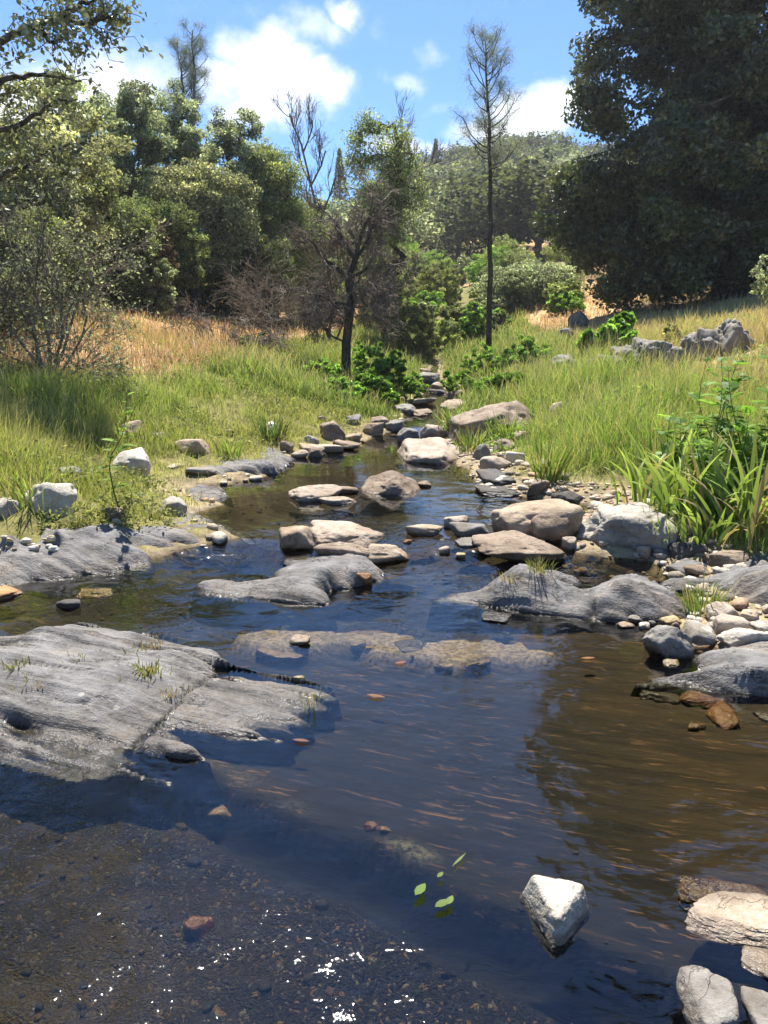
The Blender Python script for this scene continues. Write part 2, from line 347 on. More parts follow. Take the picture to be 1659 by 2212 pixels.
# ------------------------------------------------------------------ ground and water
def build_ground():
    ys = [-12.]
    while ys[-1] < 1.2: ys.append(ys[-1]+(.25 if ys[-1] < -.5 else .05))
    while ys[-1] < 300: ys.append(ys[-1]+max(.022, ys[-1]*.0085))
    ys = np.array(ys); n = 520
    u = np.linspace(-1, 1, n); u = .35*u+.65*u**3
    half = 16+1.0*np.maximum(ys, 0)
    X = xcen(ys)[:, None]*.6+u[None]*half[:, None]; Y = np.repeat(ys[:, None], n, 1)
    z, d, viewer, hill = ground(X, Y, True)
    V = np.stack([X.ravel(), Y.ravel(), z.ravel()], 1); m = len(ys)
    i = np.arange(m-1)[:, None]*n+np.arange(n-1)[None]; i = i.ravel()
    Q = np.stack([i, i+1, i+n+1, i+n], 1)
    x = X.ravel(); y = Y.ravel(); dd = d.ravel(); zz = z.ravel(); lf = x < xcen(y)
    A = lambda *c: np.array(c, float)
    L = lambda a, b, f: a+(b-a)*f[:, None]
    nz = n2(x, y, .8, 61, 4); nb = n2(x, y, 3., 62, 3); nbig = n2(x, y, .12, 63, 3)
    col = np.repeat(A(.25, .205, .135)[None], len(x), 0)                         # sand and gravel at the water
    col = L(col, A(.17, .16, .06), np.maximum(np.where(lf, sst(dd+nb*.6, .05, .4), sst(dd+nb*.8, .25, .8)), sst(y, 22, 25)))                   # grass thatch
    hl = sst(y+nz*4, 8.2, 10.2)*sst(dd+nz*2, 2.2, 3.4)*lf
    col = L(col, A(.42, .285, .165), hl)                                       # dry orange slope
    hr = sst(dd+nz*2.2, 2.6, 4.8)*(~lf)
    col = L(col, A(.38, .285, .155), hr)
    litter = sst(y, 19, 24)*(~lf)*sst(dd, 5, 7)*sst(y, 48, 40)
    col = L(col, A(.13, .10, .06), litter)
    lit2 = sst(y+nz*3, 19.5, 24)*lf*sst(dd, 3, 5)
    col = L(col, A(.16, .115, .06), lit2*.8)
    far = sst(y, 42, 56)
    col = L(col, L(np.repeat(A(.11, .105, .05)[None], len(x), 0), A(.42, .29, .16), sst(nbig+nz*.35, .02, .10)), far*.9)
    for (px, py, r, Yc) in ((955, 592, 95, 60), (1005, 598, 70, 58), (1130, 547, 60, 82), (1225, 690, 110, 28), (1290, 668, 60, 33)):
        c = at(px, py, Yc); col = L(col, A(.46, .30, .165), sst(np.hypot(x-c[0], (y-c[1])*.28)/(r*Yc/F), 1.25, .75)*(.7+.3*sst(nz, -.2, .1)))
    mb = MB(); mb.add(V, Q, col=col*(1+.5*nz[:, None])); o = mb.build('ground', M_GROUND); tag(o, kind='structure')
    attr(o.data, 'bed', sst(dd+nb*.06, .035, -.03)*sst(y, 30, 20))
    grav = np.clip(sst(viewer.ravel(), .3, .8)*sst(y, 4.4, 3.6)+sst(n2(x, y, 1.3, 71, 3), .02, .12)*sst(y, 3.6, 4.6), 0, 1)
    attr(o.data, 'gravel', grav)
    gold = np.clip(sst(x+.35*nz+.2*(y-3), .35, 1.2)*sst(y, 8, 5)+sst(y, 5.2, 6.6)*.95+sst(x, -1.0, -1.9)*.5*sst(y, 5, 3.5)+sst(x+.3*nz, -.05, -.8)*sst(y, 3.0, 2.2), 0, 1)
    sd_ = step_side(x, y); al_ = sst(y, 3.9, 3.3)*sst(y, .9, 1.5)
    attr(o.data, 'lip', np.exp(-((sd_+.055)/.035)**2)*al_*sst(x, .36, .16)*sst(n2(x, y, 2.4, 93, 3), -.12, .08)); attr(o.data, 'ledge', sst(sd_, -.01, .01)*sst(sd_+.08*n2(x, y, 6, 92, 3), .24, .12)*al_)  # pale sediment strip, then the mask for the step's painted shadow
    attr(o.data, 'bar', bar(x, y))
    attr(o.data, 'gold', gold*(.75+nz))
build_ground()
def build_water():
    ys = np.concatenate([np.arange(-8, 1, .2), np.arange(1, 12, .04), np.geomspace(12, 44, 160)])
    lx = np.interp(ys, *zip(*sorted([(p[1], p[0]) for p in LEFT])))-1.3; rx = np.interp(ys, *zip(*sorted([(p[1], p[0]) for p in RIGHT])))+1.3
    s = sst(ys, 11.5, 15)*.9; lx = lx+s; rx = rx-s
    n = 150; u = np.linspace(0, 1, n); X = lx[:, None]+(rx-lx)[:, None]*u; Y = np.repeat(ys[:, None], n, 1)
    Z = zw(Y)+.004*n2(X, Y, 3, 81, 3)
    rf = np.exp(-((Y-5.1)/.55)**2)
    Z = Z+rf*.035*n2(X, Y, 4.5, 82, 3)
    sd_ = step_side(X.ravel(), Y.ravel()).reshape(X.shape); Z = Z-.010*sst(sd_, -.06, .11)*sst(Y, 4.0, 3.2)*sst(X, -1.0, -.35)
    V = np.stack([X.ravel(), Y.ravel(), Z.ravel()], 1); i = (np.arange(len(ys)-1)[:, None]*n+np.arange(n-1)[None]).ravel()
    mb = MB(); mb.add(V, np.stack([i, i+1, i+n+1, i+n], 1)); o = mb.build('creek_water', M_WATER); tag(o, kind='structure')
    _, _, viewer, _ = ground(X, Y, True)
    vz = viewer*sst(Y, 4.2, 3.4)
    calm = sst(Y, 5.7, 6.4)
    attr(o.data, 'rip', (.22+.38*rf+.12*vz)*(1-.62*calm)); attr(o.data, 'grav', .35*(1-calm)+1.0*vz)
build_water()
# ------------------------------------------------------------------ rocks
import bmesh
_ico = {}
def ico(sub):
    if sub not in _ico:
        bm = bmesh.new(); bmesh.ops.create_icosphere(bm, subdivisions=sub, radius=1)
        bm.verts.ensure_lookup_table()
        _ico[sub] = (np.array([v.co[:] for v in bm.verts]), np.array([[v.index for v in f.verts] for f in bm.faces])); bm.free()
    return _ico[sub]
def rock_shape(seed, ang=9, sub=5, flat=0., planes=None, rough=1.):
    """a rounded convex block: soft minimum over cutting planes, then worn and chipped"""
    rg = np.random.default_rng(seed); n, T = ico(sub); ang = ang*1.9
    K = 11 if ang > 10 else 14
    P = nrm(rg.normal(size=(K, 3))*np.array([1, 1, .9])); dk = rg.uniform(.68, 1.0, K)
    P = np.concatenate([P, [[0, 0, 1], [0, 0, -1], [1, 0, 0], [-1, 0, 0], [0, 1, 0], [0, -1, 0]]])
    tilt = nrm(np.array([rg.normal()*.22, rg.normal()*.22, 1.])); P[K] = tilt
    dk = np.concatenate([dk, [.80-flat*.15, .9, 1, 1, 1, 1]])
    if planes is not None: P = nrm(np.array([p[:3] for p in planes], float)); dk = np.array([p[3] for p in planes], float)
    pr = np.maximum(n@P.T, 1e-4)/dk
    r = (pr**ang).sum(1)**(-1/ang)
    v = n*r[:, None]
    o = rg.uniform(0, 50, 3)
    a = fbm(v*1.7+o, seed, 3); b = fbm(v*5+o, seed+7, 4); c = fbm(v*16+o, seed+9, 2)
    chip = np.maximum(0, fbm(v*2.6+o+9, seed+3, 3)-.10)
    v = v+n*((a*.15+b*.085+c*.03-chip*.55)*rough)[:, None]
    return v/np.abs(v).max(0), T
ROCKSPOTS = []
def rock(name, x0, x1, y0, y1, kind, label, ang=9, dr=.85, seed=None, group=None, sub=None, yaw=None, sink=.3, bed=False, Y=None, cat=None, hmax=1.3, flat=0., planes=None, rough=1.):
    seed = seed or int(abs(x0*7+y0*13+x1)) % 99991
    rg = np.random.default_rng(seed)
    w = x1-x0
    sub = sub or (6 if w > 210 else 5 if w > 90 else 4 if w > 26 else 3)
    v, T = rock_shape(seed, ang, sub, flat, planes, rough)
    yaw = rg.uniform(-.5, .5) if yaw is None else yaw
    c, s = math.cos(yaw), math.sin(yaw); v = v@np.array([[c, s, 0], [-s, c, 0], [0, 0, 1]])
    base = hit((x0+x1)/2, y1-1, bed) if Y is None else at((x0+x1)/2, y1, Y)
    gz = base[2]; m2 = math.hypot(base[1], CAMZ-gz)/F
    S = np.array([w*m2/2, w*m2/2*dr, (y1-y0)*m2/2]); pos = np.array([base[0], base[1]+S[1]*.8, gz])
    for k in range(14):
        S[2] = np.clip(S[2], .12*S[0], hmax*S[0])
        pos[2] = gz+S[2]*(1-2*sink)
        if bed: S[2] = min(S[2], max(.006, (float(zw(pos[1]))-.012-gz)/(2-2*sink))); pos[2] = gz+S[2]*(1-2*sink)
        W = v*S+pos; M = W[:, 2] > gz-.004
        qx, qy, dp = proj(W[M])
        S[0] *= np.clip(w/(qx.max()-qx.min()), .7, 1.4); S[1] = S[0]*dr
        hh = qy.max()-qy.min()
        if bed: dr *= np.clip((y1-y0)/hh, .8, 1.25)
        S[2] *= np.clip(((y1-y0)/hh), .75, 1.35)**(.9 if k < 9 else .5)
        D = dp.mean(); pos[0] += ((x0+x1)/2-(qx.max()+qx.min())/2)*D/F
        ang_d = math.atan2(CAMZ-gz, pos[1]); dY = (qy.max()-y1)*D/F/max(math.sin(max(ang_d, .12)), .05)
        pos[1] += np.clip(dY, -.5, .5)*.8
    W = v*S
    mb = MB(); mb.add(W, T=T); o = mb.build(name, rock_mat(kind), origin=(0, 0, 0)); o.location = pos
    tag(o, label, cat or ('boulder' if 'boulder' in name else 'stone' if 'stone' in name else 'pebble' if 'pebble' in name else 'rock'), group)
    ROCKSPOTS.append((pos[0], pos[1], S[0], S[1])); 
    if name == 'outcrop': ROCKSPOTS.append((pos[0], pos[1]-S[1]-.6, S[0]*1.1, 1.))
    return o

# ---- bedrock outcrops: a height field over a traced waterline, broken along the strike
SLABS = []
def slab(name, outline, ctrl, kind, label, res=.012, edge=.07, jag=.05, groove=.012, parent=None, under=.5, zbase=0., power=2.6, roughn=1., grow=0.):
    P = np.array([gp(*p)[:2] if len(p) == 2 else gp(p[0], p[1], p[2])[:2] for p in outline])
    Cc = np.array([gp(p[0], p[1], p[2]+zbase)[:2] for p in ctrl]); H = np.array([p[2] for p in ctrl], float)
    lo = P.min(0)-.3; hi = P.max(0)+.3
    U = np.arange(lo[0], hi[0], res); Vv = np.arange(lo[1], hi[1], res); X, Y = np.meshgrid(U, Vv)
    x = X.ravel(); y = Y.ravel()
    v = x*NV[0]+y*NV[1]; u = x*ST[0]+y*ST[1]
    jg = fbm(np.stack([u*1.3, v*13, 0*u], 1), 5, 3)*2*jag+fbm(np.stack([u*5, v*40, 0*u], 1), 6, 2)*jag*.5+n2(x, y, 2.2, 7, 3)*jag
    hc_ = np.floor(v*16+1.2*n2(u*1.2, v*1.2, 1., 28, 3)).astype(np.int64); tooth = (hsh(hc_, hc_*0, hc_*0, 5)-.5)*jag*1.3
    d = -sdf_poly(x, y, P)+jg+grow+tooth
    dist = np.sqrt((x[:, None]-Cc[:, 0])**2+(y[:, None]-Cc[:, 1])**2)+1e-3
    wt = 1/dist**power; hc = (wt*H).sum(1)/wt.sum(1)
    prof = 1-np.exp(-np.maximum(d, 0)/edge)
    warp = v+.05*n2(u*.8, v*.8, 1., 8, 3)+.02*n2(x, y, 4, 14, 3)
    def plates(w_, seed, amp_):
        c_ = np.floor(w_); f_ = w_-c_; h_ = hsh(c_.astype(np.int64), c_.astype(np.int64)*0+seed, c_.astype(np.int64)*0, seed)
        return amp_*(.15+h_)*np.where(f_ < .88, f_/.88, (1-f_)/.12), h_
    q1, h1 = plates(warp*5.2+.55*n2(u*.7, v*.7, 1., 24, 3)+.25*n2(u*3, v*8, 1., 25, 3), 3, 2.6*groove)
    q2, h2 = plates(warp*17+.9*n2(u*1.5, v*1.5, 1., 26, 3)+.5*n2(u*5, v*14, 1., 27, 2), 4, .9*groove)
    patch = sst(n2(x, y, 1.7, 10, 3), -.12, .12)
    rel = q1*(.35+.9*patch)+q2*(.2+patch)+roughn*(n2(x, y, 2.6, 11, 4)*.03+n2(x, y, 11, 12, 4)*.014)
    # a few open joints across the strike
    jt = np.abs(fbm(np.stack([u*2.0, v*.7, 0*u], 1), 16, 3)); rel = rel-.032*np.exp(-(jt/.010)**2)*np.clip(n2(x, y, 1.5, 17, 2)*4+.6, 0, 1)
    j2 = np.abs(fbm(np.stack([u*1.1, v*6, 0*u], 1), 18, 3)); rel = rel-.022*np.exp(-(j2/.012)**2)*np.clip(n2(x, y, 1.3, 19, 2)*4+.5, 0, 1)
    z = zbase+hc*prof+rel*np.clip(d/.06, 0, 1)+np.minimum(d, 0)*5-.012
    z = np.maximum(z, zbase-under)
    k = (d > -.075).reshape(X.shape); f = k[:-1, :-1] & k[1:, :-1] & k[:-1, 1:] & k[1:, 1:]
    idx = np.arange(X.size).reshape(X.shape)
    Q = np.stack([idx[:-1, :-1][f], idx[:-1, 1:][f], idx[1:, 1:][f], idx[1:, :-1][f]], 1)
    used = np.unique(Q); rm = np.full(X.size, -1); rm[used] = np.arange(len(used)); V3 = np.stack([x, y, z], 1)[used]
    org = np.array([P[:, 0].mean(), P[:, 1].mean(), zbase])
    mb = MB(); mb.add(V3-org, rm[Q]); o = mb.build(name, rock_mat(kind)); o.location = org
    tag(o, label, 'bedrock')
    g = np.full(X.size, np.nan); g[used] = z[used]
    SLABS.append((lo, res, g.reshape(X.shape))); return o
def slab_z(x, y):
    for lo, res, g in SLABS:
        i = int((x-lo[0])/res); j = int((y-lo[1])/res)
        if 0 <= j < g.shape[0] and 0 <= i < g.shape[1] and not np.isnan(g[j, i]) and g[j, i] > -.02: return float(g[j, i])
    return None
def slab_hit(px, py):
    d = rdir(px, py); best = None
    for z in np.arange(.5, -.02, -.01):
        p = gp(px, py, z); s = slab_z(p[0], p[1])
        if s is not None and s >= z: return np.array([p[0], p[1], s])
    return hit(px, py)

SZ = lambda *p: p
slab('bedrock_slab', [(-260, 1420), (-200, 1640), (0, 1600), (35, 1622), (75, 1630), (105, 1642), (145, 1648), (200, 1658), (250, 1645), (292, 1640), (300, 1618), (370, 1638), (408, 1612), (392, 1580), (470, 1598), (512, 1598), (555, 1578), (568, 1558), (612, 1580), (630, 1540), (662, 1532), (684, 1522), (676, 1504), (655, 1486), (600, 1472), (520, 1466), (472, 1482), (452, 1478), (462, 1440), (430, 1424), (370, 1408), (340, 1392), (300, 1382), (210, 1374), (100, 1376), (0, 1402)],
     [(-200, 1600, .04), (0, 1570, .05), (150, 1620, .03), (300, 1600, .04), (400, 1570, .05), (520, 1560, .05), (640, 1515, .04), (560, 1490, .06), (470, 1500, .07), (400, 1450, .09), (300, 1420, .11), (330, 1385, .10), (200, 1365, .12), (205, 1364, .11), (60, 1368, .12), (0, 1390, .12), (100, 1460, .12), (240, 1490, .10), (0, 1500, .11), (120, 1540, .08), (-200, 1420, .12)],
     'schist', 'broad low slab of cracked grey schist with grass tufts, rising from dark water', edge=.22, jag=.15, groove=.014, roughn=1.0, grow=.06, res=.010)
slab('bedrock_ledge', [(-300, 1150), (-250, 1300), (0, 1262), (60, 1252), (110, 1246), (180, 1236), (240, 1232), (312, 1222), (318, 1214), (300, 1206), (360, 1200), (420, 1194), (460, 1186), (500, 1178), (534, 1170), (520, 1158), (470, 1140), (400, 1120), (300, 1104), (150, 1100), (0, 1104), (-150, 1110)],
     [(-250, 1250, .08), (0, 1240, .07), (100, 1225, .09), (200, 1215, .08), (300, 1215, .04), (250, 1195, .13), (350, 1185, .10), (440, 1172, .10), (515, 1168, .04), (450, 1143, .15), (380, 1138, .20), (300, 1148, .20), (200, 1165, .16), (120, 1190, .10), (60, 1185, .09), (0, 1195, .12), (20, 1150, .24), (120, 1135, .27), (200, 1130, .24), (250, 1138, .22), (-250, 1150, .25)],
     'schist', 'long grey schist ledge below the left grass with white pebbles in its hollow', res=.014, edge=.12, jag=.035, groove=.010, grow=.07, power=2.2)
slab('bedrock_fin', [(936, 1292), (980, 1298), (1030, 1304), (1110, 1317), (1200, 1328), (1280, 1338), (1350, 1344), (1410, 1344), (1490, 1336), (1500, 1318), (1450, 1300), (1418, 1276), (1370, 1262), (1325, 1263), (1292, 1280), (1255, 1300), (1218, 1290), (1213, 1276), (1246, 1270), (1250, 1258), (1200, 1250), (1150, 1250), (1100, 1256), (1062, 1272), (1020, 1282), (975, 1284)],
     [(950, 1290, .015), (1000, 1290, .03), (1050, 1278, .05), (1080, 1250, .14), (1128, 1224, .20), (1110, 1265, .13), (1170, 1232, .19), (1210, 1244, .13), (1240, 1258, .05), (1180, 1285, .10), (1230, 1300, .07), (1262, 1302, .08), (1300, 1275, .15), (1350, 1250, .19), (1385, 1256, .17), (1405, 1278, .11), (1350, 1300, .10), (1440, 1308, .07), (1480, 1322, .04), (1280, 1325, .03), (1380, 1330, .04)],
     'schist', 'dark humped fin of layered schist with two crests and a low pointed tongue', res=.009, edge=.035, jag=.025, groove=.012, power=3)
slab('bedrock_island', [(418, 1272), (440, 1284), (500, 1292), (560, 1298), (620, 1306), (680, 1310), (716, 1304), (718, 1290), (700, 1282), (730, 1272), (760, 1272), (800, 1262), (832, 1252), (832, 1240), (790, 1222), (740, 1214), (680, 1216), (630, 1228), (590, 1244), (600, 1258), (560, 1262), (500, 1262), (480, 1258), (440, 1260)],
     [(440, 1266, .05), (480, 1270, .05), (520, 1278, .03), (560, 1272, .05), (630, 1278, .07), (690, 1290, .05), (640, 1242, .10), (700, 1222, .14), (760, 1220, .13), (800, 1240, .08), (720, 1255, .08), (650, 1262, .07), (820, 1248, .03)],
     'schist', 'low wet island of dark schist in midstream with an orange wedge beside it', res=.010, edge=.04, jag=.03, groove=.012)
slab('bedrock_shelf', [(1362, 1474), (1420, 1482), (1490, 1482), (1540, 1498), (1600, 1502), (1680, 1512), (1900, 1530), (1950, 1400), (1700, 1390), (1640, 1402), (1560, 1412), (1500, 1424), (1510, 1440), (1488, 1458), (1420, 1462)],
     [(1390, 1472, .02), (1450, 1470, .035), (1500, 1470, .03), (1540, 1440, .09), (1580, 1480, .06), (1650, 1480, .10), (1650, 1430, .15), (1530, 1420, .08), (1800, 1450, .2), (1600, 1412, .13)],
     'schist', 'smooth banded grey shelf of schist at the right waterline below the pale stone pile', res=.010, edge=.05, jag=.03, groove=.012)
slab('bedrock_rib', [(1416, 1268), (1450, 1282), (1500, 1276), (1540, 1282), (1600, 1320), (1700, 1350), (1900, 1380), (1950, 1230), (1750, 1220), (1659, 1228), (1600, 1234), (1560, 1246), (1510, 1260), (1440, 1258)],
     [(1440, 1268, .04), (1490, 1268, .05), (1540, 1262, .06), (1560, 1244, .12), (1620, 1228, .20), (1680, 1222, .25), (1600, 1280, .10), (1659, 1300, .12), (1850, 1300, .25)],
     'schist', 'dark ribbed outcrop of schist running out of the right bank behind the pale stone pile', res=.010, edge=.05, jag=.03, groove=.016)
slab('bedrock_margin', [(455, 1052), (500, 1050), (556, 1046), (600, 1036), (626, 1020), (640, 1006), (600, 992), (540, 988), (500, 1000), (460, 1020), (400, 1040), (410, 1058)],
     [(430, 1046, .06), (500, 1036, .08), (560, 1030, .07), (605, 1018, .06), (620, 1008, .05), (560, 1000, .12), (500, 1012, .14), (450, 1030, .12)],
     'schist', 'lumpy strip of grey bedrock along the far left waterline below the tan flat stone', res=.014, edge=.05, jag=.05, groove=.014, zbase=.07, power=3)
slab('bedrock_patch', [(398, 1112), (440, 1112), (480, 1098), (498, 1090), (480, 1078), (430, 1072), (395, 1080)],
     [(420, 1100, .05), (460, 1092, .05), (440, 1080, .10), (410, 1085, .10), (490, 1090, .02)],
     'schist', 'small tongue of grey bedrock entering the pool beside the pale block', res=.012, edge=.04, jag=.03, groove=.012, zbase=.06)

